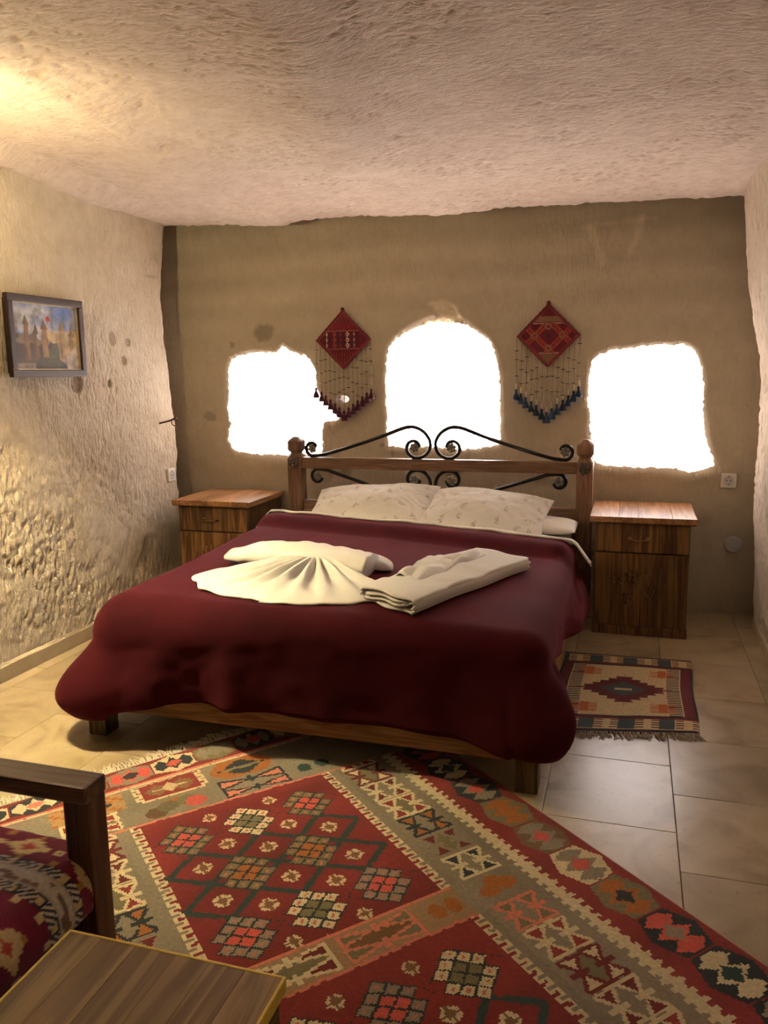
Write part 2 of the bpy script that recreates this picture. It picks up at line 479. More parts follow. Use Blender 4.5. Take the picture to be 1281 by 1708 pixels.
def ceil_z(x, y):
    zt = CAM_H + (np.interp(x / KE, ZT[:, 0], ZT[:, 1]) - CAM_H) * KE
    d = np.clip(YE0 - y, 0, 9)
    base = zt + .13 * (1 - np.exp(-d / 1.0)) + .03 * sst(1, 3, d)
    base = base + .018 * fbm(x + 7, y + 3, .9, 51, 2) * sst(0, .5, d)
    # shallow vault ridge running away from the corner
    base = base - .035 * np.exp(-((x + 1.25 + .25 * (y - 3.5)) / .2) ** 2) * sst(.3, 1.2, d)
    base = base - (.075 * sst(-2.58, -2.74, x) + .05 * sst(.1, .65, x)) * sst(.05, .9, d)
    return base

# ---- floor: a grout bed with single tiles on it
fl = MB().box(-3.6, 1.4, -1.7, 5.1, -.08, -.006, 0).build('floor', M['grout'])
tag(fl, 'polished beige travertine tile floor with thin joints', 'floor', kind='structure')
TX, TY = .4045, .4335
tile_cache = {}
def tile(x0, x1, y0, y1):
    g = .0012
    x0 += g; x1 -= g; y0 += g; y1 -= g
    w, d = round(x1 - x0, 4), round(y1 - y0, 4)
    if (w, d) not in tile_cache:
        b = MB().box(-w / 2, w / 2, -d / 2, d / 2, -.012, 0, .0012)
        tile_cache[(w, d)] = mesh_data('tile', b.V, [list(f) for f in b.F], M['tile'], False)
    o = bpy.data.objects.new('tile', tile_cache[(w, d)])
    link(o, fl); o.location = ((x0 + x1) / 2, (y0 + y1) / 2, 0)
k0 = -8
for i in range(-9, 3):
    xa = .175 + TX * i; xb = xa + TX
    xa = max(xa, -3.2); xb = min(xb, .95)
    if xb - xa < .03: continue
    off = 2.383 if i % 2 else 2.617
    j = -10
    while True:
        ya = off + TY * j; yb = ya + TY; j += 1
        ya = max(ya, -1.5); yb = min(yb, 4.84)
        if ya >= 4.8: break
        if yb - ya < .03: continue
        tile(xa, xb, ya, yb)

# ---- left wall, hand-picked tuff
yy = np.concatenate([np.arange(-1.55, 2.25, .05), np.arange(2.25, 4.5, .0072), [4.5]])
zz = np.concatenate([np.arange(-.03, 2.42, .0072), [2.6, 2.85]])
Y, Z = np.meshgrid(yy, zz, indexing='ij')
Hc = chisel(yy, zz, 20000, .026, .0080, PI / 2, .30, 11, (2.2, 4.6, 0, 2.4))
Hc += .35 * chisel(yy, zz, 4200, .018, .011, PI / 2 - .4, .6, 12, (2.2, 4.6, 0, 1.1))
Hc /= 2.0
amp = .0085 * (.8 + .25 * sst(1.6, .5, Z)) * (1 - .45 * sst(3.9, 4.3, Y) * sst(1.3, 1.0, Z) * sst(.4, .6, Z))
amp *= 1 - .3 * sst(2.12, 2.26, Z)
smooth_patch = np.clip(.65 + 1.0 * fbm(Y, Z, .55, 77, 2), .35, 1)
D = amp * smooth_patch * (Hc + .5) + .012 * fbm(Y, Z, .42, 5, 2) + .004 * fbm(Y, Z, .09, 6, 2)
colL = np.ones(Y.shape + (3,))
for (cy, cz, r) in [(3.949, 1.594, .036), (4.101, 1.579, .024), (4.042, 1.473, .026), (3.876, 1.347, .022), (3.585, 1.350, .042)]:
    d = np.hypot(Y - cy, (Z - cz) * (1 if r < .03 else .9)) / r
    m = sst(1.12, .9, d)
    D = D * (1 - m) - .016 * m
    colL *= 1 - m[..., None] * np.array([.46, .50, .54])
stn = sst(.1, .7, fbm(Y + 3, Z, .5, 31, 3))
colL *= 1 - .13 * stn[..., None] * np.array([.8, 1, 1.2])
X = left_x(Y, Z) + D
YE = left_ye(Z) + .010 * fbm(Z, Z * 0 + 1.3, .09, 32, 3)
Yw = Y + (YE - 4.5) * sst(3.9, 4.5, Y)
X = X - .020 * sst(4.44, 4.5, Y) ** 2
# the edge folds back into the bed niche
rows = [np.stack([X, Yw, Z], -1)]
xe, ye, ze = X[-1], Yw[-1], Z[-1]
for dx, dy2 in ((-.015, .010), (-.05, .022), (-.30, .06), (-.62, .10)):
    rows.append(np.stack([xe + dx, ye + dy2, ze], -1)[None])
rows.append(np.stack([xe - .64, np.full(len(ze), 4.98), ze], -1)[None])
V = np.concatenate(rows, 0); nrow = V.shape[0]; V = V.reshape(-1, 3)
colL = np.concatenate([colL] + [colL[-1:]] * 5, 0)
wl = obj('wall_left', V, grid_faces(nrow, len(zz)), M['stone_left'])
color_attr(wl.data, colL.reshape(-1, 3))
tag(wl, 'rough pick-marked tuff wall on the left', 'wall', kind='structure')

# ---- right wall
yy = np.concatenate([np.arange(-1.55, 3.4, .06), np.arange(3.4, 4.606, .0095)])
zz = np.concatenate([np.arange(-.03, 2.42, .0095), [2.6, 2.85]])
Y, Z = np.meshgrid(yy, zz, indexing='ij')
Hc = chisel(yy, zz, 6500, .024, .009, PI / 2, .5, 21, (3.4, 4.6, 0, 2.4)) / 1.6
X = right_x(Y, Z) - (.007 * (Hc + .4) + .010 * fbm(Y, Z, .35, 8, 3)) + .02 * sst(4.55, 4.60, Y) ** 2
rows = [np.stack([X, Y, Z], -1)]
for dx, dy2 in ((.015, .010), (.05, .022), (.30, .06), (.52, .10)):
    rows.append(np.stack([X[-1] + dx, Y[-1] + dy2, Z[-1]], -1)[None])
rows.append(np.stack([X[-1] + .54, np.full(len(zz), 4.98), Z[-1]], -1)[None])
V = np.concatenate(rows, 0)
wr = obj('wall_right', V.reshape(-1, 3), grid_faces(V.shape[0], len(zz))[:, ::-1], M['stone_right'])
tag(wr, 'pale curved tuff wall on the right', 'wall', kind='structure')

# ---- ceiling
xx = np.concatenate([np.arange(-3.6, -2.9, .06), np.arange(-2.9, .85, .0078), np.arange(.85, 1.35, .06)])
yy = np.concatenate([np.arange(-1.6, 1.75, .06), np.arange(1.75, YE0 - .002, .0078), [YE0]])
X, Y = np.meshgrid(xx, yy, indexing='ij')
Hc = chisel(xx, yy, 22000, .023, .0075, -.55, .35, 41, (-3, .9, 1.7, 4.7), .35) / 1.7
a = .0058 * np.clip(.75 + .6 * fbm(X, Y, .6, 43, 2), .2, 1.3)
a = a * sst(-2.66, -2.56, X)
a = a * (1 - .6 * sst(-.3, .3, X) * sst(3.2, 2.6, Y))
def seg_d(x, y, P):
    d = np.full(x.shape, 9.0)
    for (x0, y0), (x1, y1) in zip(P[:-1], P[1:]):
        t = np.clip(((x - x0) * (x1 - x0) + (y - y0) * (y1 - y0)) / ((x1 - x0) ** 2 + (y1 - y0) ** 2), 0, 1)
        d = np.minimum(d, np.hypot(x - x0 - t * (x1 - x0), y - y0 - t * (y1 - y0)))
    return d
RIDGE = [[(-.85, 1.75), (-.92, 2.25), (-.94, 2.5), (-1.12, 3.08), (-1.16, 3.47), (-1.88, 3.98), (-2.58, 4.32)], [(.62, 2.98), (.36, 2.95), (-.14, 2.93), (-.78, 3.06), (-1.1, 3.3)]]
rd_ = np.minimum(seg_d(X, Y, RIDGE[0]), seg_d(X, Y, RIDGE[1])) + .05 * fbm(X, Y, .3, 53, 2)
a = a * (.2 + .8 * sst(.03, .13, rd_))
Zc = ceil_z(X, Y) + a * (-(Hc + .4)) + .006 * fbm(X, Y, .2, 47, 2) * sst(0, .4, YE0 - Y) + .005 * vnoise(X, Y * 0, .03, 48) * sst(4.47, YE0, Y)
Zc = Zc + .018 * sst(4.56, YE0, Y) ** 2
colC = np.ones(X.shape + (3,))
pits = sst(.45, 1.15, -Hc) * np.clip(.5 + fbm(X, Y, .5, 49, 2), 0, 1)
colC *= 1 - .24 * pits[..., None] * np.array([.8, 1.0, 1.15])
cols = [np.stack([X, Y, Zc], -1)]
for dz2, dy2 in ((.015, .010), (.05, .022), (.25, .05), (.47, .08)):
    cols.append(np.stack([X[:, -1], Y[:, -1] + dy2, Zc[:, -1] + dz2], -1)[:, None])
cols.append(np.stack([X[:, -1], np.full(len(xx), 4.98), Zc[:, -1] + .49], -1)[:, None])
V = np.concatenate(cols, 1); colC = np.concatenate([colC] + [colC[:, -1:]] * 5, 1)
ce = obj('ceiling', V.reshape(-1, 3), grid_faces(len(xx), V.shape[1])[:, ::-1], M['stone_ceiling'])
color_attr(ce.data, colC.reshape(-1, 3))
tag(ce, 'low pick-marked tuff ceiling of the cave room', 'ceiling', kind='structure')

# ---- rear wall behind the camera
wv = MB().box(-3.6, 1.4, -1.6, -1.5, -.05, 2.9, .0)
o = wv.build('wall_rear', M['stone_right']); tag(o, 'plain tuff wall behind the viewer', 'wall', kind='structure')

# ---- back wall with the three carved windows
WL = [(-2.555, 1.384), (-2.546, 1.438), (-2.525, 1.481), (-2.475, 1.507), (-2.402, 1.522), (-2.317, 1.527), (-2.211, 1.523), (-2.186, 1.54), (-2.162, 1.559), (-2.133, 1.556), (-2.105, 1.531), (-2.047, 1.514), (-1.996, 1.497), (-1.963, 1.46), (-1.935, 1.407), (-1.931, 1.333), (-1.93, 1.291), (-1.906, 1.248), (-1.884, 1.205), (-1.85, 1.179), (-1.823, 1.136), (-1.784, 1.109), (-1.79, 1.088), (-1.842, 1.086), (-1.888, 1.08), (-1.899, 1.023), (-1.903, .969), (-1.902, .904), (-1.911, .874), (-2.023, .866), (-2.142, .859), (-2.311, .865), (-2.433, .869), (-2.507, .879), (-2.555, .907), (-2.571, .963), (-2.564, 1.03), (-2.547, 1.069), (-2.564, 1.097), (-2.569, 1.164), (-2.553, 1.296)]
WH = [(-1.809, 1.221), (-1.797, 1.242), (-1.769, 1.251), (-1.729, 1.247), (-1.713, 1.226), (-1.725, 1.203), (-1.765, 1.194), (-1.799, 1.201)]
WC = [(-1.449, 1.532), (-1.432, 1.552), (-1.394, 1.592), (-1.34, 1.625), (-1.266, 1.653), (-1.192, 1.671), (-1.089, 1.677), (-1.007, 1.672), (-.966, 1.661), (-.925, 1.633), (-.865, 1.597), (-.819, 1.557), (-.794, 1.508), (-.773, 1.429), (-.757, 1.32), (-.759, 1.231), (-.755, 1.121), (-.754, 1.001), (-.76, .945), (-.881, .923), (-.964, .909), (-1.09, .92), (-1.196, .929), (-1.359, .922), (-1.457, .931), (-1.467, .995), (-1.46, 1.1), (-1.47, 1.204), (-1.468, 1.328), (-1.467, 1.42), (-1.455, 1.492)]
WR = [(-.24, 1.397), (-.224, 1.442), (-.185, 1.472), (-.124, 1.493), (-.038, 1.5), (.064, 1.511), (.166, 1.517), (.266, 1.515), (.299, 1.501), (.33, 1.466), (.348, 1.431), (.361, 1.388), (.371, 1.3), (.379, 1.213), (.379, 1.143), (.391, 1.054), (.398, 1.001), (.418, .947), (.445, .894), (.448, .84), (.391, .817), (.324, .802), (.247, .823), (.161, .826), (.074, .826), (-.014, .827), (-.121, .829), (-.184, .842), (-.207, .865), (-.218, .939), (-.23, 1.032), (-.237, 1.124), (-.249, 1.216), (-.247, 1.307)]
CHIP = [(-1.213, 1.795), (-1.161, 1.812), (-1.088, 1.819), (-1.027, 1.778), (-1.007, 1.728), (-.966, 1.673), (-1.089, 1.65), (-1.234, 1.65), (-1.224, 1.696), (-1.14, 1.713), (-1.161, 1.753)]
def densify(P, step, seed, jit):
    P = np.array(P + [P[0]]); out = []
    for a, b in zip(P[:-1], P[1:]):
        n = max(1, int(round(np.linalg.norm(b - a) / step)))
        for k in range(n): out.append(a + (b - a) * k / n)
    out = np.array(out)
    nrm = np.roll(out, -1, 0) - np.roll(out, 1, 0); nrm = np.stack([nrm[:, 1], -nrm[:, 0]], 1); nrm /= np.linalg.norm(nrm, axis=1)[:, None] + 1e-9
    rng = np.random.RandomState(seed)
    j = rng.normal(0, 1, len(out)); j = j * .6 + .4 * np.roll(j, 1)
    return out + nrm * (j * jit)[:, None]
loops = [densify(WL, .009, 1, .0042), densify(WC, .009, 2, .0044), densify(WR, .009, 3, .0040), densify(WH, .008, 4, .0015)]
def inside(P, poly):
    x, y = P[:, 0], P[:, 1]; r = np.zeros(len(P), bool); n = len(poly); j = n - 1
    for i in range(n):
        xi, yi = poly[i]; xj, yj = poly[j]
        c = ((yi > y) != (yj > y)) & (x < (xj - xi) * (y - yi) / (yj - yi + 1e-15) + xi)
        r ^= c; j = i
    return r
def dist_pts(P, Q):
    d = np.full(len(P), 1e9)
    for k in range(0, len(P), 4000):
        d[k:k + 4000] = np.sqrt(((P[k:k + 4000, None, :] - Q[None]) ** 2).sum(-1).min(1))
    return d
gx = np.arange(-3.5, 1.32, .017); gz = np.arange(-.03, 2.9, .017)
GX, GZ = np.meshgrid(gx, gz, indexing='ij')
G = np.stack([GX.ravel(), GZ.ravel()], 1)
G += np.random.RandomState(9).uniform(-.003, .003, G.shape)
allb = np.vstack(loops)
keep = dist_pts(G, allb) > .008
for L in loops: keep &= ~inside(G, L)
G = G[keep]
pts = [Vector(p) for p in G]; edges = []
for L in loops:
    s = len(pts); n = len(L)
    pts += [Vector(p) for p in L]; edges += [(s + i, s + (i + 1) % n) for i in range(n)]
ov, oe, of, *_ = delaunay_2d_cdt(pts, edges, [], 0, 1e-6)
P2 = np.array([tuple(v) for v in ov]); Ft = np.array(of)
cen = P2[Ft].mean(1); kf = np.ones(len(Ft), bool)
for L in loops: kf &= ~inside(cen, L)
Ft = Ft[kf]
db = dist_pts(P2, allb)
x, z = P2[:, 0], P2[:, 1]
dy = .010 * fbm(x, z, .5, 61, 3) + .0022 * fbm(x, z, .05, 62, 2)
dy = dy * sst(0, .06, db) + .016 * np.exp(-db / .012)
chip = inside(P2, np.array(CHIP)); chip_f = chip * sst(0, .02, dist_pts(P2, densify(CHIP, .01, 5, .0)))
rng = np.random.RandomState(3)
dy += chip_f * (.010 + .05 * sst(1.80, 1.66, z) + .018 * rng.uniform(-1, 1, len(x)))
# plaster lumps and hollows under the sills
dy -= .014 * np.exp(-((z - .80) / .05) ** 2) * (.6 + .6 * vnoise(x, z, .12, 66)) * sst(0, .05, db)
colB = np.ones((len(x), 3))
for (cx, cz, rx, rz, k) in [(-2.278, 1.65, .075, .06, .38), (-2.504, 1.58, .022, .02, .4), (-2.697, 1.113, .045, .035, .35), (-1.74, .765, .045, .04, .35), (-1.03, .775, .05, .05, .35), (-1.17, .77, .05, .05, .3), (-1.88, .74, .05, .06, .22)]:
    d = np.hypot((x - cx) / rx, (z - cz) / rz) + .25 * vnoise(x, z, .03, 71)
    m = sst(1.1, .75, d); colB *= 1 - m[:, None] * k * np.array([1, 1, .98]); dy += .006 * m
for (cx, cz) in [(-1.251, .856), (-1.426, .88), (-.55, .90), (-1.5, .935)]:
    m = sst(.014, .006, np.hypot(x - cx, z - cz)); colB *= 1 - .6 * m[:, None]
band = .06 * np.sin(z * 34 + 1.5 * vnoise(x, z, .7, 72)) * sst(1.4, 1.9, z) + .05 * fbm(x, z * 3, .6, 73, 3)
colB *= 1 + band[:, None] * np.array([1, 1, 1.1])
# lamp glow near the top right, painted as paler streaks in the stone colour
for (x0, z0, x1, z1, w) in [(-.26, 2.18, -.19, 1.98, .035), (.02, 2.2, -.05, 2.0, .03), (-.30, 2.17, .1, 2.2, .02)]:
    t = np.clip(((x - x0) * (x1 - x0) + (z - z0) * (z1 - z0)) / ((x1 - x0) ** 2 + (z1 - z0) ** 2), 0, 1)
    d = np.hypot(x - x0 - t * (x1 - x0), z - z0 - t * (z1 - z0)) + .012 * vnoise(x, z, .05, 74)
    colB *= 1 + .22 * sst(w, .3 * w, d)[:, None]
colB *= 1 + .6 * chip_f[:, None]  # broken stone is paler; the window glow on it is painted in too
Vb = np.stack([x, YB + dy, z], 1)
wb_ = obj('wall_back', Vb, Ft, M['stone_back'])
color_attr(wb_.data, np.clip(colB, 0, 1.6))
tag(wb_, 'smooth tan tuff wall behind the bed with three carved windows', 'wall', kind='structure')
fix_normals(wb_)

def reveal(name, L, depth, shrink, parent=None, seed=0):
    n = len(L); c = L.mean(0); rings = 15
    Vr = []
    for j in range(rings):
        t = j / (rings - 1); s = 1 - shrink * t ** .8
        q = c + (L - c) * s
        wob = .012 * np.minimum(1, t * 6) * (vnoise(np.arange(n) * .013, np.full(n, t * depth), .035, 80 + seed) + .6 * np.random.RandomState(seed * 50 + j).uniform(-1, 1, n))
        q = q + (L - c) / (np.linalg.norm(L - c, axis=1)[:, None]) * wob[:, None]
        y0 = YB + .016
        Vr.append(np.stack([q[:, 0], np.full(n, y0 + t * depth), q[:, 1]], 1))
    Vr[0] = np.stack([L[:, 0], np.full(n, YB + .016), L[:, 1]], 1)
    V = np.vstack(Vr); F = []
    for j in range(rings - 1):
        for k in range(n):
            k2 = (k + 1) % n
            F.append([j * n + k, j * n + k2, (j + 1) * n + k2, (j + 1) * n + k])
    o = obj(name, V, F, M['reveal'], parent)
    pane = obj('pane', Vr[-1], [list(range(n))], M['pane'], o if parent is None else parent, False)
    return o
w1 = reveal('window_1', loops[0], .42, .10, None, 1)
tag(w1, 'squarish carved window opening glowing white at the left of the bed', 'window', kind='structure')
w2 = reveal('window_2', loops[1], .42, .16, None, 2)
tag(w2, 'arched carved window opening glowing white behind the headboard', 'window', kind='structure')
w3 = reveal('window_3', loops[2], .42, .10, None, 3)
tag(w3, 'squarish carved window opening glowing white above the right nightstand', 'window', kind='structure')
reveal('side_opening', loops[3], .25, .1, w1, 4)

# ---- skirting stones
def skirting(name, xs, y0, y1, sign, h, label):
    segs = []
    root = None
    ys = np.arange(y0, y1, .6)
    for i, ya in enumerate(ys):
        yb = min(ya + .598, y1)
        xa, xb = xs(ya), xs(yb)
        V = []
        for yv, xv in ((ya, xa), (yb, xb)):
            V += [(xv, yv, 0), (xv + sign * .075, yv, 0), (xv + sign * .075, yv, h - .002), (xv + sign * .002, yv, h), (xv, yv, h - .003)]
        F = [[0, 1, 2, 3, 4], [9, 8, 7, 6, 5]] + [[k, k + 5, (k + 1) % 5 + 5, (k + 1) % 5] for k in range(5)]
        if root is None:
            root = obj(name, V, F, M['baseboard'], None, False); tag(root, label, 'baseboard', kind='structure')
        else:
            obj('skirting_stone', V, F, M['baseboard'], root, False)
skirting('baseboard_left', lambda y: -2.728, -1.3, 4.5, -1, .072, 'beige stone skirting along the rough left wall')
skirting('baseboard_right', lambda y: .655, -1.3, 4.52, 1, .065, 'beige stone skirting along the right wall')

# ================================================================== BED
XL, XR, YF, YH = -2.0, -.225, 2.49, 4.52
bed = thing('bed', (-1.11, 3.5, 0), 'wooden double bed with wrought-iron scroll headboard between two nightstands', 'bed')
def post(x0):
    w = .088; x1 = x0 + w; xc = (x0 + x1) / 2; y0, y1 = YH, YH + w; yc = YH + w / 2
    mb = MB()
    def ring(hw, z, ch):
        # chamfered square ring of eight points
        c = hw * ch
        p = [(hw, -c), (hw, c), (c, hw), (-c, hw), (-hw, c), (-hw, -c), (-c, -hw), (c, -hw)]
        return [(xc + a, yc + b, z) for a, b in p]
    h = w / 2
    zs = [(h, 0, .93), (h, .868, .93), (h, .880, .80), (h * .74, .902, .6), (h * .72, .910, .6), (h * 1.04, .928, .70), (h * 1.04, .977, .70), (h * .92, .986, .70), (h * .42, 1.005, .55), (h * .1, 1.008, .5)]
    V = []; F = []
    for hw, z, ch in zs: V += ring(hw, z, ch)
    for i in range(len(zs) - 1):
        for k in range(8):
            k2 = (k + 1) % 8; F.append([i * 8 + k, i * 8 + k2, i * 8 + 8 + k2, i * 8 + 8 + k])
    F.append(list(range(7, -1, -1))); F.append([(len(zs) - 1) * 8 + k for k in range(8)])
    mb.add(V, F)
    o = mb.build('head_post', M['bed_post'], bed)
    return o, xc
def rosette(c, r, parent, mat='rosette'):
    mb = MB(); rp = r * .42
    for k in range(6):
        a = k * PI / 3 + .3
        mb.ball((c[0] + r * .60 * math.cos(a), c[1], c[2] + r * .60 * math.sin(a)), rp, rp * .6, rp, 10, 6)
    mb.ball((c[0], c[1] - rp * .3, c[2]), rp * .75, rp * .7, rp * .75, 10, 6)
    return mb.build('rosette', M[mat], parent, True)
pl, xcl = post(XL - .012); pr_, xcr = post(XR - .056)
M['rosette_light'] = plain_mat('worn_rosette', (.10, .085, .07), .4, .7, 160, .4, .2, .001)
rosette((xcl, YH - .004, .852), .033, pl, 'rosette_light'); rosette((xcr, YH - .004, .848), .033, pr_, 'rosette_light')
xa, xb = xcl + .044, xcr - .044
MB().box(xa, xb, YH + .018, YH + .066, .815, .882, .004).build('top_rail', M['bed_wood'], bed)
MB().box(xa, xb, YH + .02, YH + .06, .36, .62, .004).build('lower_board', M['bed_wood'], bed)

XM = (xcl + xcr) / 2
YS = YH + .035
def spiral(c, r0, r1, a0, a1, n=26):
    a = np.linspace(a0, a1, n); r = np.linspace(r0, r1, n)
    return [(c[0] + q * math.cos(t), c[1] + q * math.sin(t)) for q, t in zip(r, a)]
def scroll(upper, mirror):
    dz = lambda z: z
    if upper:
        co = (-1.858, .938); ci = (-1.213, .951)
        # outer small spiral: from the flower rim round to the straight bar
        outer = spiral(co, .026, .047, .25, .25 + 1.45 * PI, 26)          # ends near the bottom
        bar = [(-1.80, .897), (-1.72, .917), (-1.55, .968), (-1.40, 1.018), (-1.30, 1.056), (-1.245, 1.070)]
        big = [(-1.195, 1.064), (-1.150, 1.035), (-1.122, .992), (-1.120, .950), (-1.138, .915), (-1.172, .893), (-1.212, .889)]
        inner = spiral(ci, .058, .026, -PI * .5, -PI * .5 - 1.55 * PI, 28)
    else:
        co = (-1.826, .765); ci = (-1.212, .760)
        outer = spiral(co, .026, .046, -.25, -.25 - 1.45 * PI, 26)
        bar = [(-1.765, .805), (-1.70, .784), (-1.52, .727), (-1.36, .675), (-1.27, .645), (-1.225, .634)]
        big = [(-1.180, .637), (-1.142, .658), (-1.121, .70), (-1.118, .745), (-1.135, .785), (-1.168, .810), (-1.205, .815)]
        inner = spiral(ci, .054, .025, PI * .5, PI * .5 + 1.55 * PI, 28)
    pts = outer[:-1:2] + bar + big + inner[2::2]
    P = spline([(x, YS, z) for x, z in pts], 6)
    if mirror: P[:, 0] = 2 * XM - P[:, 0]
    mb = MB().tube(P, .0105, 8)
    o = mb.build('iron_scroll', M['iron'], bed, True)
    for c in (co, ci):
        x = 2 * XM - c[0] if mirror else c[0]
        rosette((x, YS - .004, c[1]), .029, o)
for up_ in (True, False):
    for mi in (False, True): scroll(up_, mi)

# foot legs, rails
for x0 in (XL + .004, XR - .028 - .078):
    MB().box(x0, x0 + .078, YF, YF + .085, 0, .30, .005).build('leg', M['bed_leg'], bed)
MB().box(XL + .082, XR - .106, YF + .012, YF + .045, .105, .275, .004).build('foot_rail', M['bed_rail'], bed)
for x0 in (XL + .012, XR - .062):
    MB().box(x0, x0 + .03, YF + .085, YH, .12, .275, .004).build('side_rail', M['bed_rail'], bed)
for y0 in np.arange(YF + .25, YH - .1, .3):
    MB().box(XL + .042, XR - .062, y0, y0 + .09, .215, .235, .003).build('slat', M['bed_rail'], bed)

# ---- mattress
def rounded_block(x0, x1, y0, y1, z0, z1, r, name, mat, parent=None):
    bm = bmesh.new(); bmesh.ops.create_cube(bm, size=1)
    for v in bm.verts: v.co = Vector(((x0 + x1) / 2 + v.co.x * (x1 - x0), (y0 + y1) / 2 + v.co.y * (y1 - y0), (z0 + z1) / 2 + v.co.z * (z1 - z0)))
    bmesh.ops.bevel(bm, geom=bm.edges[:], offset=r, segments=5, affect='EDGES', profile=.5)
    bm.verts.index_update()
    o = obj(name, [v.co[:] for v in bm.verts], [[v.index for v in f.verts] for f in bm.faces], mat, parent, True)
    bm.free(); return o
mt = rounded_block(XL + .05, XR - .07, YF + .055, YH - .005, .236, .522, .05, 'mattress', M['linen'])
tag(mt, 'thick white mattress showing at the right bed edge under the blanket', 'mattress')

# ---- burgundy blanket
ZB = .532
def y_edge(x): return 4.30 - .25 * (x + 2.07)
def top_z(x, y):
    if isinstance(x, np.floating): x = float(x)
    if isinstance(y, np.floating): y = float(y)
    e = y_edge(x) - y
    z = ZB + .014 * np.cos((x + 1.12) / .9 * 1.2) + .006 * fbm(x, y, .35, 91, 2)
    z = z + .052 * sst(.27, .15, e) - .018 * sst(.07, 0, e)
    return z
bx0, bx1, by0 = XL - .012, XR - .012, YF - .012
RL, RR = .17, .10                         # plan radius of the two foot corners
NS_, NF, NA = 70, 110, 22
path = []   # (x, y, nx, ny, kind, t)
for t in np.linspace(0, 1, NS_): path.append((bx0, 4.285 + (by0 + RL - 4.285) * t, -1, 0, 'L', t))
for t in np.linspace(0, 1, NA)[1:-1]:
    a = PI + t * PI / 2; path.append((bx0 + RL + RL * math.cos(a), by0 + RL + RL * math.sin(a), math.cos(a), math.sin(a), 'AL', t))
for t in np.linspace(0, 1, NF): path.append((bx0 + RL + (bx1 - bx0 - RL - RR) * t, by0, 0, -1, 'F', t))
for t in np.linspace(0, 1, NA)[1:-1]:
    a = 1.5 * PI + t * PI / 2; path.append((bx1 - RR + RR * math.cos(a), by0 + RR + RR * math.sin(a), math.cos(a), math.sin(a), 'AR', t))
for t in np.linspace(0, 1, NS_): path.append((bx1, by0 + RR + (3.86 - by0 - RR) * t, 1, 0, 'R', t))
xs_h = np.array([-2.3, -1.93, -1.80, -1.62, -1.43, -1.03, -.64, -.46, -.32, -.1]); zs_h = np.array([.118, .118, .150, .182, .188, .186, .190, .178, .160, .160])
PV = []; rows = []
NTOP, NED, NDR = 26, 9, 20
for (x, y, nx, ny, kd, t) in path:
    if kd == 'F': hz = float(np.interp(x, xs_h, zs_h)); ear = .115 * float(sst(.18, 0, t)) + .085 * float(sst(.84, 1, t))
    elif kd == 'AL': hz = .115; ear = .115 + .075 * math.sin(PI * t)
    elif kd == 'AR': hz = .165 + .055 * float(sst(.5, 1, t)); ear = .085 + .085 * math.sin(PI * t)
    elif kd == 'L': hz = .115 + .09 * float(sst(1, .75, t)); ear = .085 * float(sst(.80, 1, t)) + .03
    else:
        hz = float(np.interp(y, [2.57, 2.62, 2.70, 3.19, 3.6, 4.0], [.22, .31, .37, .30, .24, .22])); ear = .085 * float(sst(2.70, 2.57, y)) + .075 * float(sst(3.1, 3.75, y))
    RE = {'L': .07 + .09 * float(sst(.25, 1, t)), 'AL': .16, 'F': .16 - .07 * float(sst(0, .5, t)), 'AR': .09, 'R': .09 - .01 * t}[kd]
    # folds that deepen towards the hem
    if kd in ('F', 'AL', 'AR'):
        s = x
        wv_ = .030 * math.exp(-((s + 1.36) / .05) ** 2) + .022 * math.exp(-((s + 1.66) / .05) ** 2) - .022 * math.exp(-((s + 1.50) / .06) ** 2) - .028 * math.exp(-((s + 1.79) / .05) ** 2)
        wv_ += .013 * math.sin(s * 19 + 1) * math.exp(-((s + .55) / .28) ** 2) + .004 * math.sin(s * 9) - .014 * math.exp(-((s + 1.20) / .07) ** 2)
        wv_ += .010 * math.exp(-((s + 1.0) / .08) ** 2)
    elif kd == 'R': wv_ = .012 * math.sin(y * 13 + .6) * float(sst(2.7, 3.3, y))
    else: wv_ = .012 * math.sin(y * 12)
    # inner target on the spine
    if kd == 'L': ty = 4.04 + (3.0 - 4.04) * t
    elif kd == 'R': ty = 3.0 + (4.04 - 3.0) * t
    else: ty = 3.0
    tx = -1.12
    ex, ey = x - nx * RE, y - ny * RE
    col = []
    for k in range(NTOP):
        q = 1 - (1 - k / NTOP) ** 1.0
        px, py = tx + (ex - tx) * q, ty + (ey - ty) * q
        col.append((px, py, float(top_z(px, py))))
    zt = float(top_z(ex, ey))
    for k in range(NED):
        th = k / NED * PI / 2
        col.append((ex + nx * RE * math.sin(th), ey + ny * RE * math.sin(th), zt - RE * (1 - math.cos(th))))
    drop = zt - RE - hz
    for k in range(NDR + 1):
        v = k / NDR; off = ear * math.sin(PI * (.80 if kd in ('AL', 'AR') else .68) * v) * v ** .7 + wv_ * v ** .9
        off += .004 * vnoise(x * 3 + y * 2, v, .2, 93)
        col.append((x + nx * off, y + ny * off, zt - RE - drop * v))
    PV.append(col)
PV = np.array(PV); nu, nv = PV.shape[:2]
bl = obj('blanket', PV.reshape(-1, 3), grid_faces(nu, nv), M['blanket'])
bm = bmesh.new(); bm.from_mesh(bl.data); bmesh.ops.remove_doubles(bm, verts=bm.verts[:], dist=1e-4)
bmesh.ops.recalc_face_normals(bm, faces=bm.faces[:]); bm.to_mesh(bl.data); bm.free()
if bl.data.polygons[NTOP * 3].normal.z < 0: bl.data.flip_normals()
md = bl.modifiers.new('thickness', 'SOLIDIFY'); md.thickness = .009; md.offset = 1.0
tag(bl, 'thick burgundy plush blanket draped over the double bed', 'blanket')
hem = MB().tube(PV[:, -1, :] + np.array([0, 0, -.001]), .006, 6).build('hem_binding', M['blanket'], bl, True)

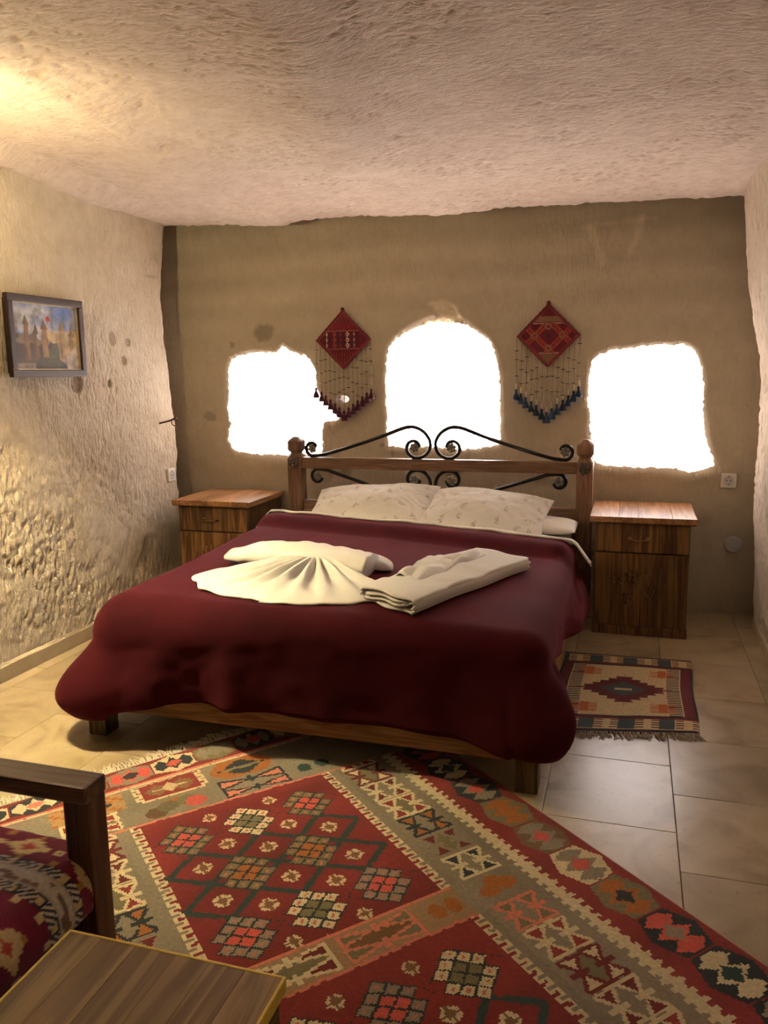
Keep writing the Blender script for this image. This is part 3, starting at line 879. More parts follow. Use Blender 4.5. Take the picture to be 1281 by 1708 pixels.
# ---- white sheet turned out at the head of the blanket
xsn = np.linspace(-2.10, -.165, 90); en = np.linspace(-.075, .13, 16)
Vs = []
for x in xsn:
    for e in en:
        y = float(y_edge(x)) + e
        z = float(top_z(x, min(y, float(y_edge(x)) - .001))) + .016 - .045 * float(sst(.0, .12, e)) + .004 * float(vnoise(x, y, .08, 95))
        side = max(0, x - (XR - .015), (XL - .0) - x)
        z -= min(side * 1.3, .1) + .0
        z = z - .006 * float(sst(-.05, -.075, e))
        Vs.append((x, y, z))
sh = obj('bed_sheet', Vs, grid_faces(len(xsn), len(en)), M['linen'])
md = sh.modifiers.new('thickness', 'SOLIDIFY'); md.thickness = .006; md.offset = 1
tag(sh, 'white bed sheet edge folded out along the top of the burgundy blanket', 'sheet')

# ---- pillows
def sprigs(U, Wc, seed):
    """printed twigs with small leaves: returns ink mask"""
    rng = np.random.RandomState(seed); ink = np.zeros(U.shape)
    spots = [(a + rng.uniform(-.03, .03), b + rng.uniform(-.03, .03)) for a in np.arange(-.31, .34, .105) for b in np.arange(-.19, .22, .105)]
    for (cx, cy) in spots:
        ang = rng.uniform(-1.2, 1.2) + PI / 2; ln = rng.uniform(.03, .055)
        dx, dy_ = math.cos(ang), math.sin(ang)
        p = (U - cx) * dx + (Wc - cy) * dy_; q = -(U - cx) * dy_ + (Wc - cy) * dx + .15 * p * p / ln
        ink = np.maximum(ink, .8 * ((np.abs(q) < .0016) & (p > 0) & (p < ln)))
        for k in range(5):
            lp = ln * (.2 + .2 * k); sd = 1 if k % 2 else -1
            lx, ly = p - lp, q - sd * .007
            ink = np.maximum(ink, rng.uniform(.5, 1) * ((lx / .0055) ** 2 + (ly / .0035) ** 2 < 1))
    return ink
def pillow(name, c, w, d, th, tilt, yaw, label, seed, roll=0.0):
    nu, nv = 150, 96
    u = np.linspace(-1, 1, nu); v = np.linspace(-1, 1, nv)
    Uu, Vv = np.meshgrid(u, v, indexing='ij')
    prof = (np.clip(1 - np.abs(Uu) ** 2.6, 0, 1) ** .55) * (np.clip(1 - np.abs(Vv) ** 2.4, 0, 1) ** .55)
    px = Uu * w / 2 * (1 - .07 * (1 - Uu ** 2) * 0 - .06 * (1 - np.abs(Vv)) * np.abs(Uu) ** 3)
    py = Vv * d / 2 * (1 - .06 * (1 - np.abs(Uu)) * np.abs(Vv) ** 3)
    wr_ = .010 * fbm(px + seed, py, .12, 100 + seed, 3) * prof + .006 * np.sin(px * 60 + 9 * vnoise(px, py, .1, seed)) * np.abs(Uu) ** 3 * prof
    R = Matrix.Rotation(yaw, 3, 'Z') @ Matrix.Rotation(roll, 3, 'Y') @ Matrix.Rotation(tilt, 3, 'X')
    Rm = np.array(R)
    top = np.stack([px, py, th * .62 * prof + wr_], -1).reshape(-1, 3); bot = np.stack([px, py, -th * .38 * prof], -1).reshape(-1, 3)
    Fq = grid_faces(nu, nv)
    V = np.vstack([top, bot]) @ Rm.T + np.array(c)
    o = obj(name, V, np.vstack([Fq, Fq[:, ::-1] + nu * nv]), M['pillow_print'])
    ink = sprigs(px, py, seed).reshape(-1)
    base = np.array([.93, .915, .875]); inkc = np.array([.50, .45, .38])
    C = base * (1 - ink[:, None]) + inkc * ink[:, None]
    color_attr(o.data, np.vstack([C, C]))
    bm = bmesh.new(); bm.from_mesh(o.data); bmesh.ops.remove_doubles(bm, verts=bm.verts[:], dist=1e-5); bm.to_mesh(o.data); bm.free()
    return tag(o, label, 'pillow', 'sprig-print pillows')
pillow('pillow', (-1.405, 4.315, .625), .74, .42, .155, .42, .02, 'white sprig-printed pillow on the left side of the bed', 7, -.05)
pillow('pillow', (-.745, 4.285, .618), .68, .42, .155, .38, -.05, 'white sprig-printed pillow on the right side of the bed', 8, .06)
# plain under-pillow that peeks out at the right
def plain_pillow(c, w, d, th):
    nu, nv = 60, 40
    Uu, Vv = np.meshgrid(np.linspace(-1, 1, nu), np.linspace(-1, 1, nv), indexing='ij')
    prof = (np.clip(1 - np.abs(Uu) ** 3, 0, 1) ** .5) * (np.clip(1 - np.abs(Vv) ** 3, 0, 1) ** .5)
    px, py = Uu * w / 2, Vv * d / 2
    top = np.stack([px + c[0], py + c[1], c[2] + th * .6 * prof + .004 * fbm(px, py, .1, 5, 2) * prof], -1).reshape(-1, 3)
    bot = np.stack([px + c[0], py + c[1], c[2] - th * .4 * prof], -1).reshape(-1, 3)
    Fq = grid_faces(nu, nv)
    o = obj('under_pillow', np.vstack([top, bot]), np.vstack([Fq, Fq[:, ::-1] + nu * nv]), M['linen'])
    bm = bmesh.new(); bm.from_mesh(o.data); bmesh.ops.remove_doubles(bm, verts=bm.verts[:], dist=1e-5); bm.to_mesh(o.data); bm.free()
    return o
tag(plain_pillow((-.43, 4.33, .555), .34, .30, .075), 'flat plain white pillow peeking out under the right printed pillow', 'pillow')

# ---- towels on the blanket
tw = thing('towel_fan', (-1.25, 2.95, .55), 'white towel pleated into a fan with a bow roll on the blanket', 'towel')
c0 = (-1.25, 3.08)
nr, na = 34, 220
Vf = []
for i in range(nr):
    t = i / (nr - 1)
    for k in range(na):
        s = k / (na - 1); a = math.radians(-160 + 132 * s)
        Rm_ = (.495 - .02 * math.cos((s - .5) * 6)) * (1 + .015 * math.sin(s * 40)) if s < .5 else (.52 - .02 * math.cos((s - .5) * 6))
        r = .03 + (Rm_ - .03) * t
        pl_ = .5 + .5 * math.cos(s * 2 * PI * 8.5 + .9 * math.sin(s * 7))
        hgt = .046 * (1 - t) ** .8 + pl_ ** 1.3 * (.046 * math.sin(PI * min(1, .22 + t * .7))) * (1 - .72 * t)
        x = c0[0] + r * math.cos(a); y = c0[1] + r * math.sin(a)
        Vf.append((x, y, float(top_z(x, y)) + .012 + hgt + .004 * float(vnoise(x, y, .05, 3))))
fan = obj('fan_pleats', Vf, grid_faces(nr, na), M['towel'], tw)
md = fan.modifiers.new('thickness', 'SOLIDIFY'); md.thickness = .007; md.offset = 0
def bow_loft(name, x0, x1, yfun, wfun, hfun, zoff, seed):
    nb, nc = 56, 28; Vr = []
    for i in range(nb):
        t = i / (nb - 1); x = x0 + (x1 - x0) * t; yc = yfun(t); w = wfun(t); h = hfun(t)
        zb = float(top_z(x, yc)) + .010 + zoff
        for k in range(nc):
            a = 2 * PI * k / nc
            ca, sa = math.cos(a), math.sin(a)
            ca = math.copysign(abs(ca) ** .75, ca); sa = math.copysign(abs(sa) ** .8, sa)
            yy_ = yc + w * ca
            zz_ = zb + h * .5 + h * .5 * sa * (1 + .10 * math.sin(3 * a + 8 * t))
            zz_ += .006 * vnoise(x * 2, yy_ * 2, .09, seed) + .004 * math.sin((yy_ - yc) * 70 + t * 5) * (sa > 0)
            Vr.append((x, yy_, zz_))
    Fr = []
    for i in range(nb - 1):
        for k in range(nc):
            k2 = (k + 1) % nc; Fr.append([i * nc + k, i * nc + k2, (i + 1) * nc + k2, (i + 1) * nc + k])
    Fr += [list(range(nc - 1, -1, -1)), [(nb - 1) * nc + k for k in range(nc)]]
    return fix_normals(obj(name, Vr, Fr, M['towel'], tw))
bow_loft('bow_roll', -1.735, -1.005, lambda t: 3.185 - .115 * t + .02 * math.sin(PI * t), lambda t: .022 + .095 * min(1, t / .22) ** .6 * (1 - .12 * t), lambda t: .030 + .045 * min(1, t / .25) ** .7 + .012 * math.sin(PI * t), .012, 13)
bow_loft('bow_tail', -1.20, -.945, lambda t: 3.20 - .03 * t, lambda t: .075 * (1 - t ** 3) ** .6 + .012, lambda t: .050 * (1 - t ** 2) ** .5 + .014, .004, 14)

A0 = np.array([-.935, 2.715]); wv2 = np.array([.243, -.150]); lv2 = np.array([.300, .765])
ft = thing('folded_towel', (-.66, 2.95, .55), 'white towel folded into a long flat rectangle on the right of the blanket', 'towel')
sec = spline([(.04, .010), (.5, .008), (.93, .009), (.985, .018), (1.0, .032), (.985, .046), (.93, .054), (.5, .056), (.08, .055), (.015, .046), (.0, .036), (.02, .026), (.09, .021), (.45, .024), (.80, .028), (.84, .034), (.80, .040), (.45, .040), (.12, .037)], 5)
nl = 60; Vt = []
for i in range(nl):
    t = i / (nl - 1)
    for k, (w, z) in enumerate(sec):
        ww = w + .025 * math.sin(t * 5 + 1) * (1 - w) - .05 * t * (1 - w)
        p = A0 + wv2 * ww + lv2 * (t + .012 * math.sin(k * .9))
        zz_ = z
        if z > .05:
            zz_ += .016 * float(np.clip(fbm(p[0], p[1], .10, 33, 3), -.3, 1)) * math.sin(PI * min(1, t * 1.2)) * (1 - .5 * w) + .018 * math.exp(-((t - .55) / .25) ** 2) * (1 - w)
        Vt.append((p[0], p[1], float(top_z(p[0], p[1])) + .010 + zz_))
o = obj('folded_layers', Vt, grid_faces(nl, len(sec)), M['towel'], ft); md = o.modifiers.new('thickness', 'SOLIDIFY'); md.thickness = .009; md.offset = 0
# crumpled flap lying on the fold
us, vs = np.linspace(0, 1, 40), np.linspace(0, 1, 22); Vq = []
for u in us:
    for v in vs:
        w = .05 + .52 * v * (1 - .25 * u); t = .22 + .68 * u
        p = A0 + wv2 * (w - .02 * math.sin(u * 14)) + lv2 * t
        crease = .016 * abs(math.sin(v * 5 + u * 6)) * (1 - abs(2 * v - 1) ** 4)
        Vq.append((p[0], p[1], float(top_z(p[0], p[1])) + .080 + crease + .012 * float(fbm(p[0], p[1], .08, 44, 2)) * (v * (1 - v) * 4) - .012 * (abs(2 * v - 1) ** 6) - .012 * abs(2 * u - 1) ** 8))
o = obj('crumpled_flap', Vq, grid_faces(40, 22), M['towel'], ft); md = o.modifiers.new('thickness', 'SOLIDIFY'); md.thickness = .007; md.offset = 1

# ================================================================== NIGHTSTANDS
def nightstand(x, y, w, d, h, label):
    t = thing('nightstand', (x + w / 2, y + d / 2, 0), label, 'nightstand', 'nightstands beside the bed')
    fr = y + .018
    MB().box(x, x + .018, fr, y + d, .05, h - .034, .002).build('side_panel', M['ns_dark'], t)
    MB().box(x + w - .018, x + w, fr, y + d, .05, h - .034, .002).build('side_panel', M['ns_dark'], t)
    MB().box(x + .018, x + w - .018, y + d - .012, y + d, .05, h - .034, .0).build('back_panel', M['ns_dark'], t)
    MB().box(x - .004, x + w + .004, y - .004, y + d, 0, .05, .004).build('plinth', M['ns_dark'], t)
    # top of glued boards
    o = .028; tw_ = w + 2 * o; n = 4; xs = np.linspace(x - o, x + w + o, n + 1) + np.array([0, .012, -.02, .015, 0])
    tp = MB().box(x - o + .004, x + w + o - .004, y - o + .004, y + d, h - .036, h - .010, .003).build('top', M['ns_dark'], t)
    for k in range(n): MB().box(xs[k], xs[k + 1] - .0006, y - o, y + d, h - .030, h, .0025).build('board', M['ns_top'], tp)
    # drawer and door, fronts of upright planks
    cuts = np.array([0, .155, .30, .50, .70, .86, 1.0]) * (w - .008) + x + .004
    zd = .443
    def front(name, z0, z1):
        root = MB().box(x + .004, x + w - .004, y + .004, y + .018, z0, z1, .001).build(name, M['ns_dark'], t)
        for k in range(6):
            MB().box(cuts[k], cuts[k + 1] - .0008, y - .002, y + .0045, z0, z1, .0015).build('plank', M['ns_front'], root)
        return root
    dr = front('drawer', zd + .004, h - .040)
    door = front('door', .053, zd - .003)
    xc = x + w * .47; zc = (zd + h - .036) / 2 - .002
    hb = MB().tube(spline([(xc - .045, y - .002, zc), (xc - .043, y - .022, zc), (xc - .015, y - .030, zc - .006), (xc + .015, y - .030, zc - .006), (xc + .043, y - .022, zc), (xc + .045, y - .002, zc)], 5), .0042, 8)
    for s in (-1, 1): hb.lathe([(.002, -.006), (.012, -.005), (.013, -.001), (.012, .002)], (xc + s * .045, y - .002, zc), 'y', 12)
    hb.build('handle', M['brass'], dr, True)
    # carved flower ornament on the door
    cv = MB(); zc2 = .26
    for (fx, fz, R) in [(xc - .02, zc2 + .06, .05), (xc + .055, zc2 - .02, .035), (xc - .05, zc2 - .06, .04), (xc + .06, zc2 + .09, .03), (xc - .10, zc2 + .03, .03)]:
        for k in range(6):
            a = k * PI / 3 + fx * 20
            cv.ball((fx + R * .6 * math.cos(a), y - .0022, fz + R * .6 * math.sin(a)), R * .33, .0035, R * .33, 8, 5)
        cv.ball((fx, y - .003, fz), R * .22, .004, R * .22, 8, 5)
    cv.tube(spline([(xc - .02, y - .002, zc2 - .15), (xc - .045, y - .002, zc2 - .05), (xc - .01, y - .002, zc2 + .02), (xc + .05, y - .002, zc2 - .04)], 6), .003, 6)
    cv.build('carving', M['ns_front'], door, True)
    return t
nightstand(-.1614, 4.268, .4687, .50, .636, 'dark plank nightstand with carved door, right of the bed under the square window')
nightstand(-2.651, 4.292, .4687, .49, .636, 'brown plank nightstand half hidden by the blanket, left of the bed')

# ================================================================== BIG KILIM
RED, DRED, CREAM, GREY, DARK, CORAL, ORANGE, OLIVE, BROWN, PINK, TEAL, YEL = [lin(c) for c in
    [(140, 52, 50), (110, 40, 40), (214, 200, 162), (140, 130, 112), (44, 50, 54), (204, 92, 80), (168, 104, 52), (122, 114, 84), (120, 92, 62), (214, 130, 108), (44, 66, 62), (206, 170, 70)]]
def put(C, m, c): C[m] = c
def outline(f, S, T, e):
    a = f(S, T); b = np.zeros(a.shape, bool)
    for ds, dt in ((e, 0), (-e, 0), (0, e), (0, -e), (e, e), (-e, -e), (e, -e), (-e, e)): b |= f(S + ds, T + dt) != a
    return b
def stepq(v, q): return np.round(v / q) * q
def bow(C, u, v, us, vs, tri, line, mid):
    """bow-tie panel: two crossings with four stepped corner triangles; u,v centred metric coords, us,vs half sizes"""
    a = np.abs(stepq(u, .005)) / us; b = np.abs(stepq(v, .005)) / vs
    box = (a < 1.04) & (b < 1.04)
    put(C, box & (a < .9) & (b < .62), mid)
    w = np.abs(b - .55)
    put(C, box & (w < .48 * a + .06), line)
    put(C, box & (a < .93) & (a > .22) & (w < .44 * (a - .22)), tri)
    put(C, (np.abs(stepq(u, .005)) < .0065) & (b > .22) & (b < .98), line)
    put(C, box & (a > .93) & (b < 1.02), line)
def hexm(u, v, us, vs):
    a, b = np.abs(u) / us, np.abs(v) / vs
    return (a < 1) & (b < 1 - .40 * a)
def hexagon(C, u, v, us, vs, fill, star, core, serr=True):
    h = hexm(u, v, us, vs); put(C, h, fill)
    a = stepq(u, .005)
    tri = 1 - 2 * np.abs(((a / (us * .62)) + .5) % 1 - .5)
    put(C, h & (np.abs(v) < vs * (.22 + .52 * tri) * (1 - .18 * np.abs(u) / us)) & (np.abs(u) < us * .93), star)
    if core is not None: put(C, np.abs(stepq(u, .007)) / (us * .40) + np.abs(stepq(v, .007)) / (vs * .42) < 1, core)
def comb_f(t0, amp, per, sgn, base):
    return lambda S, T: (T - t0 + sgn * amp * np.where(((S - base) / per) % 1 < .5, 0, 1)) * sgn > 0
def field(C, S, T, s0, s1, flip, rng):
    m = (S > s0) & (S < s1) & (T > .475) & (T < 1.155)
    shade = .5 + .5 * fbm(S * 1.0, T * .4, .12, 210, 2)
    base = RED[None, None] * (1 - .35 * np.clip(shade, 0, 1))[..., None] + 0 * DRED
    C[m] = base[m]
    sc = s0 + .15; hs, ht = .0815, .1
    pal = {(0, -2): (CORAL, OLIVE), (0, 0): (OLIVE, CREAM), (0, 2): (CORAL, OLIVE), (3, -1): (ORANGE, OLIVE), (3, 1): (ORANGE, OLIVE), (6, -2): (CORAL, GREY), (6, 0): (OLIVE, CREAM), (6, 2): (CORAL, GREY)}
    if flip: pal = {(0, -2): (OLIVE, CREAM), (0, 0): (CORAL, GREY), (0, 2): (OLIVE, CREAM), (3, -1): (CORAL, OLIVE), (3, 1): (ORANGE, OLIVE), (6, -2): (CORAL, GREY), (6, 0): (OLIVE, CREAM), (6, 2): (CORAL, OLIVE)}
    # dark lattice lines
    P = (S - sc) / hs; Q = (T - .825) / ht
    a, b = (P + Q) / 2, (P - Q) / 2
    fa, fb = np.abs(a - np.round(a - .5) - .5), np.abs(b - np.round(b - .5) - .5)
    lines = ((fa < .075) | (fb < .075)) & (P > .9) & (P < 5.1) & (np.abs(Q) < 3.05) & m
    lines &= ~((np.abs(Q) > 2.2) & ((P < 1.2) | (P > 4.8)))
    put(C, lines, TEAL)
    for i in range(-1, 8):
        for j in range(-3, 4):
            if (i + j) % 2: continue
            u, v = S - (sc + hs * i), T - (.825 + ht * j)
            if (i, j) in pal:
                inner, ring = pal[(i, j)]
                p, q = u / .092, v / .108
                ca, cb = (p + q) * 2, (p - q) * 2          # cell units, diamond spans -2..2
                dm = (np.abs(ca) < 2.03) & (np.abs(cb) < 2.03)
                ia, ib = np.floor(ca), np.floor(cb)
                gap = (np.abs(ca - np.round(ca)) < .09) | (np.abs(cb - np.round(cb)) < .09)
                corner = ((ia == -2) & (ib == 1)) | ((ia == 1) & (ib == -2))
                dm &= ~corner
                inn = (np.abs(ca) < 1) & (np.abs(cb) < 1)
                put(C, dm & inn, inner); put(C, dm & ~inn, ring); put(C, dm & gap, DARK)
                dot = (np.abs(ca - np.floor(ca) - .5) < .17) & (np.abs(cb - np.floor(cb) - .5) < .1)
                put(C, dm & dot & ~inn, PINK * .8)
            elif abs(j) <= 2 and -1 <= i <= 7:
                small = i in (-1, 7)
                k = .0075 if not small else .0065
                gu, gv = np.round(u / k), np.round(v / k)
                st = ((np.abs(gu) <= 1) & (np.abs(gv) <= 3)) | ((np.abs(gv) <= 1) & (np.abs(gu) <= 3)) | ((np.abs(gu) == 2) & (np.abs(gv) == 2))
                cr = ((np.abs(gu) + np.abs(gv)) >= 3) & st & ((np.abs(gu) != 0) & (np.abs(gv) != 0))
                put(C, st & m, BROWN * 1.1); put(C, cr & m, CREAM * .92)
def kilim_colors(S, T):
    """S runs along the rug from its fringed end, T across it from the right selvedge"""
    rng = np.random.RandomState(4)
    jit = .0022
    S = S + jit * vnoise(S, T, .013, 201); T = T + jit * vnoise(S, T, .013, 202)
    Wd, Ld = 1.63, 2.43
    C = np.zeros(S.shape + (3,)); C[:] = GREY
    C *= (1 - .16 * np.clip(fbm(S * .3, T, .09, 205, 2), -1, 1))[..., None]
    Tm = np.minimum(T, Wd - T); Sm = np.minimum(S, Ld - S)
    # side borders
    sb = Tm < .235
    shade = (1 - .25 * np.clip(.5 + .5 * fbm(S, T * .3, .1, 206, 2), 0, 1))[..., None]
    C[sb] = (RED * shade)[sb]
    hx = [(DARK, GREY, CORAL), (OLIVE, ORANGE, None), (BROWN, GREY, CORAL), (CREAM, GREY, CORAL), (OLIVE, ORANGE, DARK), (DARK, CORAL, GREY), (DARK, CREAM, TEAL)]
    for k in range(-4, 11):
        h = hx[k % 7]
        hexagon(C, S - (.77 + .1635 * k), Tm - .10, .0795, .078, h[0], h[1], h[2])
    # toothed spine
    ph = ((S - .02) / .0325) % 1
    sp = (np.abs(Tm - .235) < .013) | ((ph < .5) & (Tm > .235) & (Tm < .262)) | ((ph > .5) & (Tm < .235) & (Tm > .207))
    put(C, sp & (Sm > .14), CREAM)
    # bow panels in the side bands
    bp = [(RED, CREAM, OLIVE), (ORANGE, DARK, GREY), (DRED, GREY, OLIVE), (DARK, CREAM, GREY), None, (OLIVE, PINK, GREY), (RED, CREAM, GREY), (CREAM, DRED, OLIVE), (DRED, CREAM, GREY)]
    for k in range(-3, 13):
        b_ = bp[k % 9]; cs = .733 + .1195 * k
        if b_ is None:
            for (ds, dt) in ((0, -.03), (.01, .03), (-.02, .0)): put(C, ((S - cs - ds) / .025) ** 2 + ((Tm - .36 - dt) / .03) ** 2 < 1, ORANGE)
            continue
        bow(C, S - cs, Tm - .36, .053, .067, *b_)
    # end borders
    eb = Sm < .145
    C[eb & (Tm < 9)] = (RED * shade)[eb]
    eh = [(CREAM, DARK, CORAL), (GREY, CREAM, RED), (BROWN, ORANGE, None), (PINK, CORAL, DARK), (CREAM, DARK, CORAL), (DARK, CREAM, PINK)]
    for k in range(-7, 6):
        h = [(CREAM, DARK, CORAL), (GREY, CORAL, DARK), (OLIVE, RED, None), (DARK, CREAM, PINK)][(-k) % 4] if k <= 0 else [(GREY, CREAM, RED), (OLIVE, GREY, None), (DARK, GREY, CORAL)][k % 3]
        hexagon(C, T - (.92 - .157 * k), Sm - .075, .076, .062, h[0], h[1], h[2])
    put(C, np.abs(Sm - .145) < .005, PINK); put(C, np.abs(Sm - .157) < .004, CREAM)
    band = (Sm > .162) & (Sm < .40) & (Tm > .0)
    Cb = np.zeros(C.shape); Cb[:] = GREY
    C[band] = (GREY * (1 - .12 * np.clip(fbm(S, T * .3, .07, 207, 2), -1, 1))[..., None])[band]
    # three panels of the end band
    pa = (Sm > .165) & (Sm < .275)
    fA = lambda s, t: (np.abs(t - .98) < .118 - .016 * np.where(((np.minimum(s, Ld - s) - .165) / .036) % 1 < .5, 0, 1)) & (np.minimum(s, Ld - s) > .165) & (np.minimum(s, Ld - s) < .272)
    put(C, fA(S, T), RED); put(C, outline(fA, S, T, .005) & pa, CREAM)
    for dt in (-.045, .045): put(C, (np.abs(stepq(T - .98 - dt, .012)) / .045 + np.abs(stepq(Sm - .22, .008)) / .036 < 1), BROWN * 1.3)
    put(C, (np.abs(T - .98) / .03 + np.abs(Sm - .22) / .03 < 1) | ((np.abs(T - .98) < .06) & (np.abs(Sm - .22) < .004)), CREAM * .85)
    pb = pa & (np.abs(T - .72) < .115); put(C, pb & ((np.abs(T - .72) / .115 + np.abs(Sm - .22) / .11) < 1.1), ORANGE)
    put(C, (np.abs(stepq(T - .72, .012)) / .085 + np.abs(stepq(Sm - .22, .008)) / .048 < 1), DARK)
    put(C, (np.abs(Sm - .22) < .007) & (np.abs(T - .72) < .07), OLIVE * 1.2)
    pc = pa & (np.abs(T - 1.25) < .115); put(C, pc, lin((176, 140, 96))); put(C, (np.abs(stepq(T - 1.22, .01)) / .05 + np.abs(stepq(Sm - .22, .008)) / .045 < 1), DARK)
    put(C, pa & (np.abs(T - 1.25) > .05) & (np.abs(stepq(T, .02) * 7 + stepq(Sm, .015) * 9) % .35 < .1) & pc, ORANGE)
    # inner end band motifs
    bow(C, T - 1.26, Sm - .335, .085, .055, RED, CREAM, OLIVE); bow(C, T - .72, Sm - .335, .115, .055, PINK, DARK, GREY)
    for (tt, c) in ((1.06, BROWN * .7), (1.0, ORANGE), (.955, OLIVE), (.93, CORAL), (1.02, OLIVE * .8)): put(C, (((T - tt) / .035) ** 2 + ((stepq(Sm, .01) - .335 + .02 * math.sin(tt * 40)) / .03) ** 2 < 1), c)
    for tt in (.53, .46): put(C, (((T - tt) / .025) ** 2 + ((stepq(Sm, .008) - .33) / .028) ** 2 < 1), TEAL)
    put(C, (np.abs(Sm - .40) < .0045) & (Tm > .27), PINK)
    # the two red fields
    field(C, S, T, .405, 1.15, False, rng); field(C, S, T, 1.28, 2.03, True, rng)
    for (s0, s1) in ((.405, 1.15), (1.28, 2.03)):
        for (t0, sg) in ((.475, 1), (1.155, -1)):
            f = lambda s, t: (t - t0) * sg > np.where(((s - s0) / .037) % 1 < .5, .0, .022)
            near = (np.abs(T - t0) < .03) & (S > s0) & (S < s1)
            inn = f(S, T)
            put(C, near & ~inn, GREY); put(C, near & inn & (np.abs(T - t0) < .024), RED * .85)
            put(C, near & outline(f, S, T, .0038), CREAM)
    # middle band
    mb_ = (S > 1.155) & (S < 1.275) & (T > .475) & (T < 1.155)
    put(C, mb_, lin((160, 132, 100)))
    put(C, (np.abs(S - 1.153) < .005) & (T > .475) & (T < 1.155), PINK); put(C, (np.abs(S - 1.277) < .005) & (T > .475) & (T < 1.155), PINK * .9)
    bow(C, T - .97, S - 1.215, .105, .05, DRED, CREAM, OLIVE); bow(C, T - .73, S - 1.215, .105, .05, OLIVE, PINK, BROWN)
    for tt in (.56, .51): put(C, (((T - tt) / .022) ** 2 + ((S - 1.215) / .03) ** 2 < 1), ORANGE)
    # selvedge
    put(C, T < .006, PINK)
    # abrash and wear
    C *= (1 + .10 * fbm(S, T, .25, 208, 3))[..., None] * (1 + .05 * np.random.RandomState(2).uniform(-1, 1, S.shape))[..., None]
    return np.clip(C, 0.004, .95)
K0 = np.array([-1.047, 3.147])
sdir = np.array([math.cos(math.radians(-42.8)), math.sin(math.radians(-42.8))]); tdir = -np.array([math.cos(math.radians(53.83)), math.sin(math.radians(53.83))])
def rug_xy(S, T):
    # pattern length S sheared a little against the fringed end
    s = S - .11 * (T - 1.2) * sst(0, .35, S)
    return K0[0] + sdir[0] * s + tdir[0] * T, K0[1] + sdir[1] * s + tdir[1] * T
ds = .0052
RUGL = 2.12
sv = np.linspace(0, RUGL, int(RUGL / ds)); tv = np.linspace(0, 1.63, int(1.63 / ds))
S, T = np.meshgrid(sv, tv, indexing='ij')
RX, RY = rug_xy(S, T)
edge = np.minimum(np.minimum(S, RUGL - S), np.minimum(T, 1.63 - T))
RZ = .0075 * sst(0, .012, edge) + .0018 + .0012 * (1 + fbm(S, T, .22, 220, 2)) * sst(0, .02, edge)
rug = obj('kilim_rug', np.stack([RX, RY, RZ], -1).reshape(-1, 3), grid_faces(len(sv), len(tv))[:, ::-1], M['kilim'], None, False)
rug.data.polygons.foreach_set('use_smooth', [True] * len(rug.data.polygons))
SC, TC = (S[:-1, :-1] + ds / 2), (T[:-1, :-1] + ds / 2)
color_attr(rug.data, kilim_colors(SC, TC).reshape(-1, 3), 'FACE')
tag(rug, 'large red and grey patterned kilim rug in front of the bed', 'rug')
def fringe(p0, p1, out, n, ln, w, z, seed, name, mat, parent):
    rng = np.random.RandomState(seed); mb = MB()
    for k in range(n):
        t = (k + rng.uniform(-.3, .3)) / n
        b = np.array(p0) + (np.array(p1) - np.array(p0)) * np.clip(t, 0, 1)
        L = ln * rng.uniform(.6, 1.25); a = rng.normal(0, .28)
        d = np.array([out[0] * math.cos(a) - out[1] * math.sin(a), out[0] * math.sin(a) + out[1] * math.cos(a)])
        bend = rng.normal(0, .25); q = np.array([-d[1], d[0]])
        P = [(b[0] - .01 * out[0], b[1] - .01 * out[1], z), *[(b[0] + d[0] * L * f + q[0] * bend * L * f * f, b[1] + d[1] * L * f + q[1] * bend * L * f * f, max(.002, z * (1 - f) + .002 + .004 * rng.uniform(0, 1))) for f in (.35, .7, 1)]]
        mb.tube(P, [w, w, w * .9, w * .4], 4, True)
    o = mb.build(name, mat, parent, True); o['kind'] = 'stuff'; return o
f0 = rug_xy(np.array(0.), np.array(.0)); f1 = rug_xy(np.array(0.), np.array(1.63))
fringe(f0, f1, -sdir, 420, .062, .0022, .006, 5, 'fringe', M['fringe'], rug)

